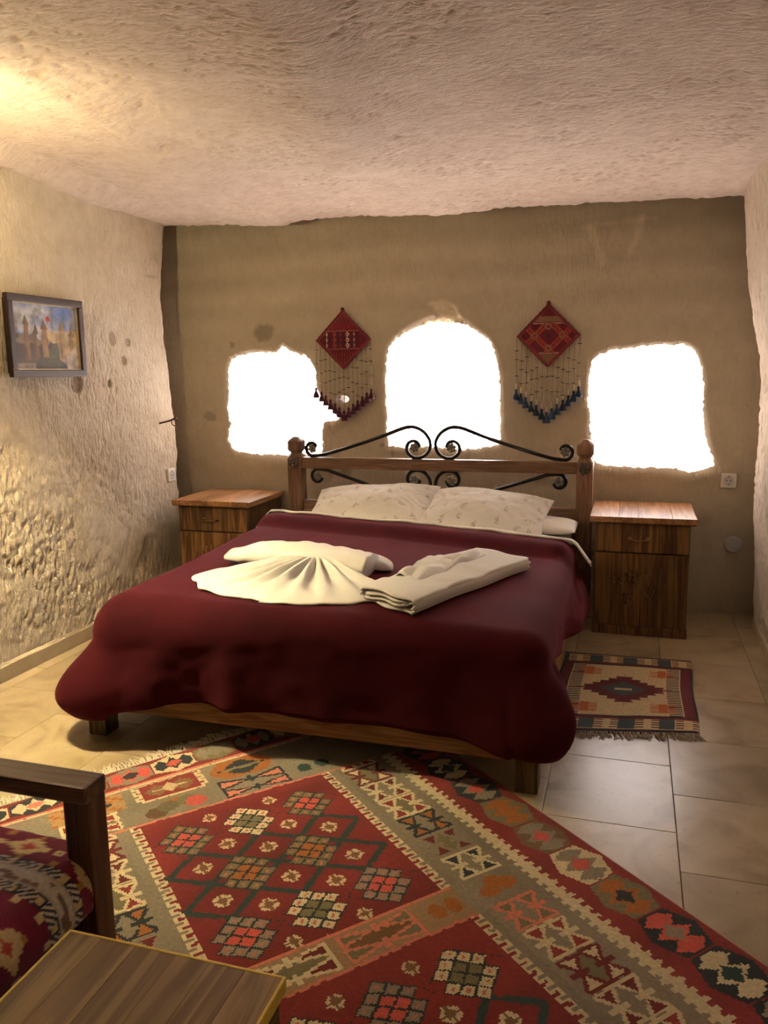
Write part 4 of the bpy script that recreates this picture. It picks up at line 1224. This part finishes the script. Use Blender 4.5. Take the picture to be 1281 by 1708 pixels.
# ================================================================== SMALL KILIM MAT
NAVY, MAR, CRM, TEA, ORG = [lin(c) for c in [(38, 34, 52), (92, 24, 34), (216, 196, 152), (62, 78, 84), (190, 104, 56)]]
def mat_colors(p, q):
    """p across (0 left..1 right), q along (0 near..1 far)"""
    W_, L_ = .58, .90
    x, y = p * W_, q * L_
    C = np.zeros(p.shape + (3,)); C[:] = CRM
    ym = np.minimum(y, L_ - y); xm = np.minimum(x, W_ - x)
    put(C, ym < .030, NAVY)
    put(C, (ym > .022) & (ym < .030), MAR)
    blk = (ym > .034) & (ym < .125)
    per = .155; ph = ((x + .035) / per) % 1
    put(C, blk & (ph < .38), TEA)
    comb = blk & (((ph > .40) & (ph < .60)) | (ph > .80)) & ((ym * 1000 // 11).astype(int) % 2 == 0)
    put(C, comb, MAR * .9)
    put(C, (ym > .128) & (ym < .152), MAR); put(C, (ym > .152) & (ym < .160), NAVY)
    mid = ym > .160
    put(C, mid & (xm < .055), MAR); put(C, mid & (xm < .012), NAVY)
    put(C, mid & (xm > .060) & (xm < .112) & ((y * 1000 // 10).astype(int) % 2 == 0), NAVY * 1.1)
    u, v = x - .29, y - .45
    qx = np.abs(u) ; qy = np.abs(np.round(v / .014) * .014)
    zz_ = qx / .20 + qy / .17 + .10 * ((np.abs(np.round(v / .014)) % 2))
    put(C, mid & (zz_ < 1), MAR)
    put(C, (qx / .10 + qy / .085) < 1, TEA)
    put(C, (np.abs(u) < .036) & (np.abs(v) < .010), CRM)
    for sx in (-1, 1):
        for sy in (-1, 1):
            a, b = x - .29 - sx * .155, y - .45 - sy * .205
            put(C, ((np.abs(a) < .05) & (((b * 1000 // 11).astype(int) % 2) == 0) & (np.abs(b) < .045)) | ((np.abs(a) < .016) & (np.abs(b) < .048)), ORG)
    C *= (1 + .1 * np.random.RandomState(7).uniform(-1, 1, p.shape))[..., None]
    return np.clip(C, .004, .95)
pn, qn = 120, 186
pv, qv = np.linspace(0, 1, pn), np.linspace(0, 1, qn)
Pm, Qm = np.meshgrid(pv, qv, indexing='ij')
def mat_xy(p, q):
    near = np.array([-.285, 2.975]) * (1 - p[..., None]) + np.array([.292, 3.098]) * p[..., None]
    far = np.array([-.275, 3.915]) * (1 - p[..., None]) + np.array([.311, 3.930]) * p[..., None]
    r = near * (1 - q[..., None]) + far * q[..., None]
    return r[..., 0] + .004 * np.sin(q * 9), r[..., 1]
mx, my = mat_xy(Pm, Qm)
ed = np.minimum(np.minimum(Pm, 1 - Pm) * .58, np.minimum(Qm, 1 - Qm) * .9)
mz = .002 + .005 * sst(0, .01, ed) + .002 * (1 + vnoise(mx, my, .1, 230)) * sst(0, .05, ed)
smat = obj('kilim_mat', np.stack([mx, my, mz], -1).reshape(-1, 3), grid_faces(pn, qn), M['mat_weave'])
color_attr(smat.data, mat_colors(Pm[:-1, :-1] + .5 / pn, Qm[:-1, :-1] + .5 / qn).reshape(-1, 3), 'FACE')
tag(smat, 'small cream and maroon kilim mat beside the right nightstand', 'rug')
fringe((-.285, 2.975), (.292, 3.098), np.array([.2, -.98]), 130, .05, .0022, .005, 8, 'fringe', M['fringe_brown'], smat)

# ================================================================== COFFEE TABLE
tb = thing('coffee_table', (-.762, .68, 0), 'low brown wooden coffee table with worn yellowish edges in the foreground', 'table')
tx0, tx1, ty0, ty1, th_ = -.985, -.539, .20, 1.13, .35
bnd = np.array([0, .16, .33, .52, .68, .84, 1]) * (tx1 - tx0 - .012) + tx0 + .006
for k in range(6): MB().box(bnd[k], bnd[k + 1] - .0003, ty0 + .006, ty1 - .006, th_ - .028, th_, .0008).build('top_board', M['table_wood'], tb)
for nm, b_ in (('edge', (tx0, tx0 + .006, ty0, ty1)), ('edge', (tx1 - .006, tx1, ty0, ty1)), ('edge', (tx0 + .006, tx1 - .006, ty1 - .006, ty1)), ('edge', (tx0 + .006, tx1 - .006, ty0, ty0 + .006))):
    e_ = MB().box(*b_, th_ - .028, th_ + .0006, .0018).build('edge_banding', M['table_edge'], tb)
MB().box(tx0 + .012, tx1 - .012, ty0 + .012, ty1 - .012, .20, th_ - .028, .002).build('apron', M['table_side'], tb)
for x0 in (tx0 + .01, tx1 - .06):
    for y0 in (ty0 + .01, ty1 - .06): MB().box(x0, x0 + .05, y0, y0 + .05, .009 if False else .0085, .32, .003).build('leg', M['table_side'], tb)

# ================================================================== SOFA (only its end shows)
so = thing('sofa', (-1.45, .55, 0), 'dark wooden framed sofa with kilim-covered seat, cut off at the left edge', 'sofa')
sy0 = -.55
for ya in (1.275, sy0 - .08):
    arm = MB().box(-1.95, -1.046, ya, ya + .072, .512, .55, .006)
    o = arm.build('armrest', M['sofa_wood'], so)
    MB().box(-1.108, -1.046, ya + .006, ya + .066, .0085, .514, .005).build('front_post', M['sofa_post'], so)
    MB().box(-1.90, -1.83, ya + .006, ya + .066, .0, .514, .005).build('rear_post', M['sofa_post'], so)
    MB().box(-1.83, -1.108, ya + .016, ya + .056, .10, .26, .004).build('side_rail', M['sofa_wood'], so)
MB().box(-1.125, -1.088, sy0, 1.28, .07, .262, .004).build('front_rail', M['sofa_post'], so)
MB().box(-1.90, -1.125, sy0, 1.28, .20, .262, .004).build('seat_board', M['sofa_wood'], so)
MB().box(-1.96, -1.90, sy0, 1.34, .10, .80, .01).build('back_frame', M['sofa_wood'], so)
# cushion with kilim cover: cross-section swept along y
prof = [(-1.88, .27), (-1.89, .33), (-1.86, .375), (-1.6, .385), (-1.3, .388), (-1.14, .384), (-1.085, .372), (-1.058, .345), (-1.050, .31), (-1.054, .275), (-1.068, .262), (-1.12, .264), (-1.5, .264)]
pc_ = spline([(a, 0, b) for a, b in prof + prof[:1]], 14)[:-1]
ysn = np.linspace(sy0 + .01, 1.352, 330)
Vc = []; arc = np.concatenate([[0], np.cumsum(np.linalg.norm(np.diff(pc_, axis=0), axis=1))])
fi = int(np.argmin(np.hypot(pc_[:, 0] + 1.085, pc_[:, 2] - .372)))
for y in ysn:
    e = min(y - ysn[0], ysn[-1] - y); k = (1 - (1 - min(e / .022, 1)) ** 2) ** .5 if e < .022 else 1
    for p in pc_:
        Vc.append((-1.47 + (p[0] + 1.47) * (.97 + .03 * k), y, .322 + (p[2] - .322) * (.6 + .4 * k) + .004 * vnoise(float(p[0]), float(y), .15, 240)))
ncs = len(pc_); Fc = []
for i in range(len(ysn) - 1):
    for k in range(ncs):
        k2 = (k + 1) % ncs; Fc.append([i * ncs + k, (i + 1) * ncs + k, (i + 1) * ncs + k2, i * ncs + k2])
Fc += [list(range(ncs)), [(len(ysn) - 1) * ncs + k for k in range(ncs - 1, -1, -1)]]
cu = obj('seat_cushion', Vc, Fc, M['sofa_fabric'], so)
def sofa_col(y, d):
    """y along the sofa, d distance over the surface from the front edge (negative = on top)"""
    MG, CR2, NV, WH_, GD, OR2 = [lin(c) for c in [(118, 24, 52), (214, 190, 140), (40, 42, 54), (214, 204, 186), (170, 132, 66), (176, 70, 60)]]
    C = np.zeros(y.shape + (3,)); C[:] = MG
    C *= (1 - .25 * np.clip(.5 + .5 * fbm(y, d, .07, 243, 2), 0, 1))[..., None]
    per = .235; ph = (1.365 - y) % per
    # navy guard stripes with leaf marks, white band between
    wb0 = .148
    for g0 in (wb0 - .030, wb0 + .042):
        g = (ph > g0) & (ph < g0 + .026); put(C, g, NV)
        sl = (((d + (ph - g0)) / .016) % 1 < .45); put(C, g & sl & (((d / .064) % 1) > .3), WH_)
        put(C, g & (((d / .064) % 1) < .22) & (np.abs(ph - g0 - .013) < .009), CR2)
    wbm = (ph > wb0 - .002) & (ph < wb0 + .040); put(C, wbm, WH_)
    put(C, wbm & (vnoise(y * 3, d * 3, .04, 241) > .25) & (ph > wb0 + .006) & (ph < wb0 + .032), lin((128, 104, 88)))
    put(C, (np.abs(ph - wb0) < .003) | (np.abs(ph - wb0 - .039) < .003), lin((190, 178, 160)))
    # first guard stripe at the sofa end
    g = (ph > .004) & (ph < .026) & (y > 1.2); put(C, g, NV); put(C, g & (((d + ph) / .014) % 1 < .45), WH_)
    # big serrated cream diamonds and little squares on the maroon ground
    for c in (.075,):
        dd = ((d + .05) % .16) - .08
        dia = np.abs(stepq(ph - c, .006)) / .036 + np.abs(stepq(dd, .006)) / .06
        put(C, (dia < 1) & (ph < wb0 - .03), CR2); put(C, dia < .35, OR2)
        sq = (np.abs(ph - c) < .010) & (np.abs(((d + .13) % .16) - .08) < .012); put(C, sq & (ph < wb0), CR2); put(C, (np.abs(ph - c) < .004) & (np.abs(((d + .13) % .16) - .08) < .005), NV)
    for c in (.040, .110): put(C, (np.abs(ph - c) < .008) & (np.abs((d % .08) - .04) < .008), GD)
    put(C, (ph > wb0 + .068) & (np.abs((ph - wb0 - .079)) < .007) & (np.abs((d % .06) - .03) < .009), CR2)
    return np.clip(C, .004, .9)
Yg = np.repeat(ysn, ncs); Dg = np.tile(arc - arc[fi], len(ysn))
color_attr(cu.data, sofa_col(Yg, Dg))

# ================================================================== WALL HANGINGS
def hang_col(kind, a, b):
    """a,b in -1..1: horizontal, vertical position inside the diamond (|a|+|b|<1)"""
    MRN, RD2, OR3, CR3, NVY, OLV = [lin(c) for c in [(82, 20, 32), (104, 26, 36), (150, 74, 54), (204, 182, 156), (40, 26, 40), (120, 98, 72)]]
    C = np.zeros(a.shape + (3,)); C[:] = MRN
    r = np.abs(a) + np.abs(b)
    if kind == 0:
        put(C, np.abs(b) < .30, lin((70, 20, 34)))
        put(C, (np.abs(np.abs(b) - .31) < .012), lin((158, 92, 84)))
        put(C, (b > .33) & (np.abs(((a + b * .5) / .13) % 1 - .5) < .09), OR3 * .8); put(C, (b < -.45) & (np.abs((a / .10) % 1 - .5) < .12), OR3 * .6)
        put(C, (b > .36) & (np.abs(b - .48) < .10) & (np.abs(a) < .4), RD2)
        for (c, col, s) in ((.17, CR3, .075), (-.32, OR3, .075), (-.60, CR3, .032), (.42, CR3 * .6, .028), (-.08, lin((110, 60, 60)), .03), (.68, RD2, .08)):
            for zc in (-.19, 0, .19):
                v = np.abs(b - zc); u = np.abs(a - c)
                d = u / s + v / .10
                put(C, d < 1, col)
                if s > .05: put(C, d < .45, MRN)
    else:
        put(C, (b > .44) & (b < .62), OLV); put(C, (b < -.60), OLV * .8)
        put(C, (np.abs(b - .40) < .02) & ((a / .06) % 1 < .5), CR3); put(C, (np.abs(b + .56) < .02) & ((a / .06) % 1 < .5), CR3)
        u, v = a + b, a - b                                  # diagonal lattice
        mid = (b < .40) & (b > -.56)
        for w in (u, v):
            t = v if w is u else u
            f = np.abs(((w + .5 - .05) / .95) % 1 - .5)
            key = (f > .39) & mid
            put(C, key, RD2)
            put(C, mid & (np.abs(f - .385) < .014), OR3)
            put(C, key & (((t / .13) % 1) < .5) & (f > .42) & (f < .455), OR3); put(C, key & (np.abs(((t / .13) % 1) - .5) < .10), OR3)
        for (ca, cb) in ((.0, 0), (-.86, 0)): put(C, (np.abs(a - ca) + np.abs(b - cb) < .08), NVY)
        for (ca, cb) in ((-.45, 0), (.45, .02), (0, .3), (0, -.4)): put(C, (np.abs(np.hypot(a - ca, b - cb) - .09) < .025), OLV)
    put(C, r > .90, lin((118, 50, 52))); put(C, r > .95, MRN * .8)
    return np.clip(C * (1 + .12 * np.random.RandomState(kind + 1).uniform(-1, 1, a.shape))[..., None], .003, .9)
def hanging(kind, cx, cz, hw, label, zout_l, zout_r, zmid, tassel_mat):
    yw = YB - .014
    t = thing('wall_hanging', (cx, yw, cz), label, 'wall hanging', 'tasselled kilim hangings over the bed')
    n = 74; k = np.linspace(0, 1, n)
    A, B = np.meshgrid(k, k, indexing='ij')
    a = A - B; b = 1 - A - B                      # corners: top (0,1), right, left, bottom
    Vp = np.stack([cx + a * hw, yw - .006 + .002 * vnoise(a, b, .3, 250 + kind), cz + b * hw], -1).reshape(-1, 3)
    Fp = grid_faces(n, n)
    Vb2 = Vp.copy(); Vb2[:, 1] = yw + .006
    o = obj('woven_panel', np.vstack([Vp, Vb2]), np.vstack([Fp, Fp[:, ::-1] + n * n]), M['hanging'], t, False)
    ac = (A[:-1, :-1] - B[:-1, :-1]); bc = (1 - A[:-1, :-1] - B[:-1, :-1] - 1 / n)
    cc = hang_col(kind, ac, bc).reshape(-1, 3)
    color_attr(o.data, np.vstack([cc, cc]), 'FACE')
    crn = [(cx, yw, cz + hw), (cx + hw, yw, cz), (cx, yw, cz - hw), (cx - hw, yw, cz), (cx, yw, cz + hw)]
    P = []
    for p, q in zip(crn[:-1], crn[1:]):
        for f in np.linspace(0, 1, 24, endpoint=False): P.append(np.array(p) * (1 - f) + np.array(q) * f)
    P.append(P[0]); P = np.array(P); P[:, 1] += -.004
    MB().tube(P, .0058 + .0012 * np.sin(np.arange(len(P)) * 2.2), 7).build('border_cord', M['cord_red'], t, True)
    MB().ball((cx, yw - .006, cz + hw + .008), .012, .010, .013).build('hanging_knot', M['cord_red'], t, True)
    rng = np.random.RandomState(60 + kind)
    for i in range(13):
        f = i / 12 * 2 - 1; x = cx + f * hw * 1.02
        ze = zmid + ((zout_l if f < 0 else zout_r) - zmid) * abs(f) ** 1.05
        zs = cz - hw * (1 - abs(f)) - .002
        x2 = x + .004 * f + rng.uniform(-.002, .002)
        st = MB().tube([(x, yw - .004, zs), ((x + x2) / 2 + rng.uniform(-.001, .001), yw - .006, (zs + ze) / 2), (x2, yw - .006, ze)], .0016, 5).build('string', M['string'], t, True)
        nbd = 2 if abs(f) > .3 else 1
        for q in range(nbd + 1):
            zb = zs + (ze - zs) * (.22 + .27 * q + rng.uniform(-.06, .06) + (.1 if i % 2 else 0))
            zb = max(zb, ze + .03)
            MB().tube([(x - .013, yw - .009, zb + rng.uniform(-.002, .002)), (x, yw - .010, zb), (x + .013, yw - .009, zb + rng.uniform(-.002, .002))], [.0018, .0034, .0018], 6).build('bead', M['bead'], st, True)
        if kind == 1: MB().tube([(x2, yw - .007, ze + .036), (x2, yw - .007, ze)], .0032, 6).build('wrapped_end', M['fringe'], st, True)
        sc = rng.uniform(.9, 1.12)
        mb = MB().lathe([(.004, .004), (.008, 0), (.0085, -.010), (.0065, -.016), (.013 * sc, -.030), (.019 * sc, -.046), (.0205 * sc, -.058), (.017 * sc, -.060)], (x2 + rng.uniform(-.002, .002), yw - .014, ze), 'z', 12, .6)
        mb.build('tassel', M[tassel_mat], t, True)
hanging(0, -1.733, 1.590, .176, 'diamond kilim wall hanging with maroon tassels beside the left window', 1.295, 1.285, 1.150, 'tassel_maroon')
hanging(1, -.477, 1.582, .175, 'diamond kilim wall hanging with dark blue tassels beside the right window', 1.275, 1.290, 1.140, 'tassel_blue')

# ================================================================== FRAMED PICTURE
def picture_colors(p, q):
    C = np.zeros(p.shape + (3,))
    sky = lin((96, 124, 186)); cloud = lin((206, 208, 216))
    n = .5 + .5 * fbm(p * 1.4, q * 2, .5, 260, 4)
    C[:] = sky; f = np.clip(1.5 * n - .25 + .35 * (.75 - q), 0, 1)[..., None]; C[:] = sky * (1 - f) + cloud * f
    rk = lin((206, 184, 146)); dk = lin((62, 50, 42)); bush = lin((58, 54, 34)); grn = lin((66, 70, 46)); pale = lin((216, 206, 196)); brn = lin((128, 100, 72))
    tex = (.8 + .35 * fbm(p, q * .6, .06, 262, 3))[..., None]
    hz = .62 + .04 * vnoise(p, p * 0, .08, 263) - .1 * np.exp(-((p - .08) / .1) ** 2)
    put(C, (q < hz) & (p > .5), rk); put(C, (q < .50 + .05 * vnoise(p, p * 0, .1, 264)) & (p <= .52), lin((120, 108, 96)))
    put(C, (q < .42 + .10 * vnoise(p, p * 0, .07, 265)) & (p < .62), dk)
    put(C, (q < .34 + .1 * vnoise(p, p * 0, .05, 266)) & (p > .5) & (p < .68), grn)
    for (c, w, top, col) in ((.20, .040, .82, brn), (.335, .034, .70, brn * .85), (.465, .046, .77, lin((168, 140, 104))), (.735, .044, .77, lin((190, 164, 124))), (.885, .036, .68, lin((184, 158, 120)))):
        cone = top - .15
        wid = np.where(q > cone, np.clip((top - q) / .15, 0, 1) * 1.25, .82 + .25 * np.clip(.6 - q, 0, 1)) * w
        body = (np.abs(p - c - .012 * vnoise(q, q * 0, .12, 267)) < wid) & (q < top) & (q > .14)
        put(C, body, col); put(C, body & (p < c - w * .15), col * .72)
        put(C, body & (q > cone), col * .42); put(C, body & (q > cone) & (p > c + w * .2), col * .6)
    put(C, (q < .42 - .55 * (.98 - p) / .45) & (p > .58), pale)
    put(C, ((p - .5) / .30) ** 2 + ((q - .02) / .17) ** 2 < 1, bush); put(C, (q < .10) & (p < .3), lin((150, 140, 130)))
    put(C, (((p - .535) / .032) ** 2 + ((q - .775) / .042) ** 2 < 1), lin((178, 66, 52))); put(C, (np.abs(p - .535) < .008) & (np.abs(q - .715) < .012), dk)
    return np.clip(C * tex, .003, .9)
pf = thing('picture_frame', (-2.74, 3.335, 1.575), 'dark framed picture of rock towers and a red balloon on the left wall', 'picture')
py0, py1, pz0, pz1, px_ = 3.075, 3.605, 1.388, 1.768, -2.742
fwd = .034
for b_ in ((py0, py1, pz0, pz0 + fwd), (py0, py1, pz1 - fwd, pz1)): MB().box(px_, px_ + .026, *b_, .004).build('frame_bar', M['frame'], pf)
for b_ in ((py0, py0 + fwd), (py1 - fwd, py1)): MB().box(px_, px_ + .026, *b_, pz0 + fwd, pz1 - fwd, .004).build('frame_bar', M['frame'], pf)
sl = MB()
iy0, iy1, iz0, iz1 = py0 + fwd, py1 - fwd, pz0 + fwd, pz1 - fwd
sl.box(px_ + .004, px_ + .016, iy0 - .001, iy1 + .001, iz0 - .001, iz0 + .006, .001).box(px_ + .004, px_ + .016, iy0 - .001, iy1 + .001, iz1 - .006, iz1 + .001, .001)
sl.box(px_ + .004, px_ + .016, iy0 - .001, iy0 + .006, iz0, iz1, .001).box(px_ + .004, px_ + .016, iy1 - .006, iy1 + .001, iz0, iz1, .001).build('inner_slip', M['frame_slip'], pf)
pn, qn = 150, 104
Pp, Qp = np.meshgrid(np.linspace(0, 1, pn), np.linspace(0, 1, qn), indexing='ij')
Vp = np.stack([np.full(Pp.shape, px_ + .006), iy0 + Pp * (iy1 - iy0), iz0 + Qp * (iz1 - iz0)], -1).reshape(-1, 3)
po = obj('print', Vp, grid_faces(pn, qn), M['picture'], pf, False)
color_attr(po.data, picture_colors(Pp, Qp).reshape(-1, 3))
MB().box(px_ - .022, px_ + .003, py0 + .02, py1 - .02, pz0 + .02, pz1 - .02, .001).build('backing', M['frame'], pf)

# ================================================================== SOCKETS, HOOK, CAP
def socket(c, yaw, label):
    t = thing('wall_socket', c, label, 'socket', 'white wall sockets')
    R = np.array(Matrix.Rotation(yaw, 3, 'Z'))
    def part(mb, name, mat, parent, smooth=False):
        V = np.array(mb.V) @ R.T + np.array(c); return obj(name, V, [list(f) for f in mb.F], mat, parent, smooth)
    # local frame: faces -y
    pbox = MB().box(-.041, .041, -.012, .014, -.041, .041, .006)
    part(pbox, 'plate', M['white_plastic'], t)
    ring = MB().lathe([(.030, -.012), (.030, -.0145), (.0265, -.0145), (.0255, -.0125), (.0255, -.0122)], (0, 0, 0), 'y', 28)
    part(ring, 'rim', M['white_plastic'], t, True)
    well = MB().lathe([(.0, -.0126), (.0252, -.0126), (.0252, -.0120)], (0, 0, 0), 'y', 28)
    part(well, 'well', M['grey_plastic'], t)
    pins = MB()
    for s in (-1, 1): pins.lathe([(.0, -.0134), (.0034, -.0134), (.0034, -.012)], (s * .0095, 0, 0), 'y', 10)
    for s in (-1, 1): pins.box(-.003, .003, -.0140, -.012, s * .022 - .003, s * .022 + .003, .0005)
    part(pins, 'contacts', M['dark_hole'], t)
socket((.529, YB - .006, .765), 0, 'square white wall socket above the right nightstand by the corner')
socket((-2.806, 4.475, .762), math.radians(90), 'square white wall socket in the left corner above the nightstand')
cp = MB().lathe([(.002, -.010), (.030, -.010), (.042, -.008), (.047, -.003), (.047, .012)], (.574, YB - .004, .401), 'y', 32)
o = fix_normals(cp.build('cable_cap', M['grey_plastic'], None, False)); tag(o, 'round grey blank cover low on the wall right of the nightstand', 'wall cover')
hk = thing('wall_hook', (-2.75, 4.40, 1.11), 'rusty iron spike with a hanging ring on the left wall', 'hook')
M['rust'] = plain_mat('rusty_iron', (.12, .06, .04), .7, .5)
MB().tube([(-2.83, 4.372, 1.090), (-2.745, 4.40, 1.110), (-2.710, 4.412, 1.124), (-2.700, 4.416, 1.128)], [.0055, .006, .007, .008], 8).build('spike', M['rust'], hk, True)
a = np.linspace(0, 2 * PI, 25); P = np.stack([-2.712 + .016 * np.cos(a), 4.410 + .012 * np.cos(a), 1.103 + .024 * np.sin(a)], 1)
MB().tube(P, .0032, 7, False).build('ring', M['rust'], hk, True)
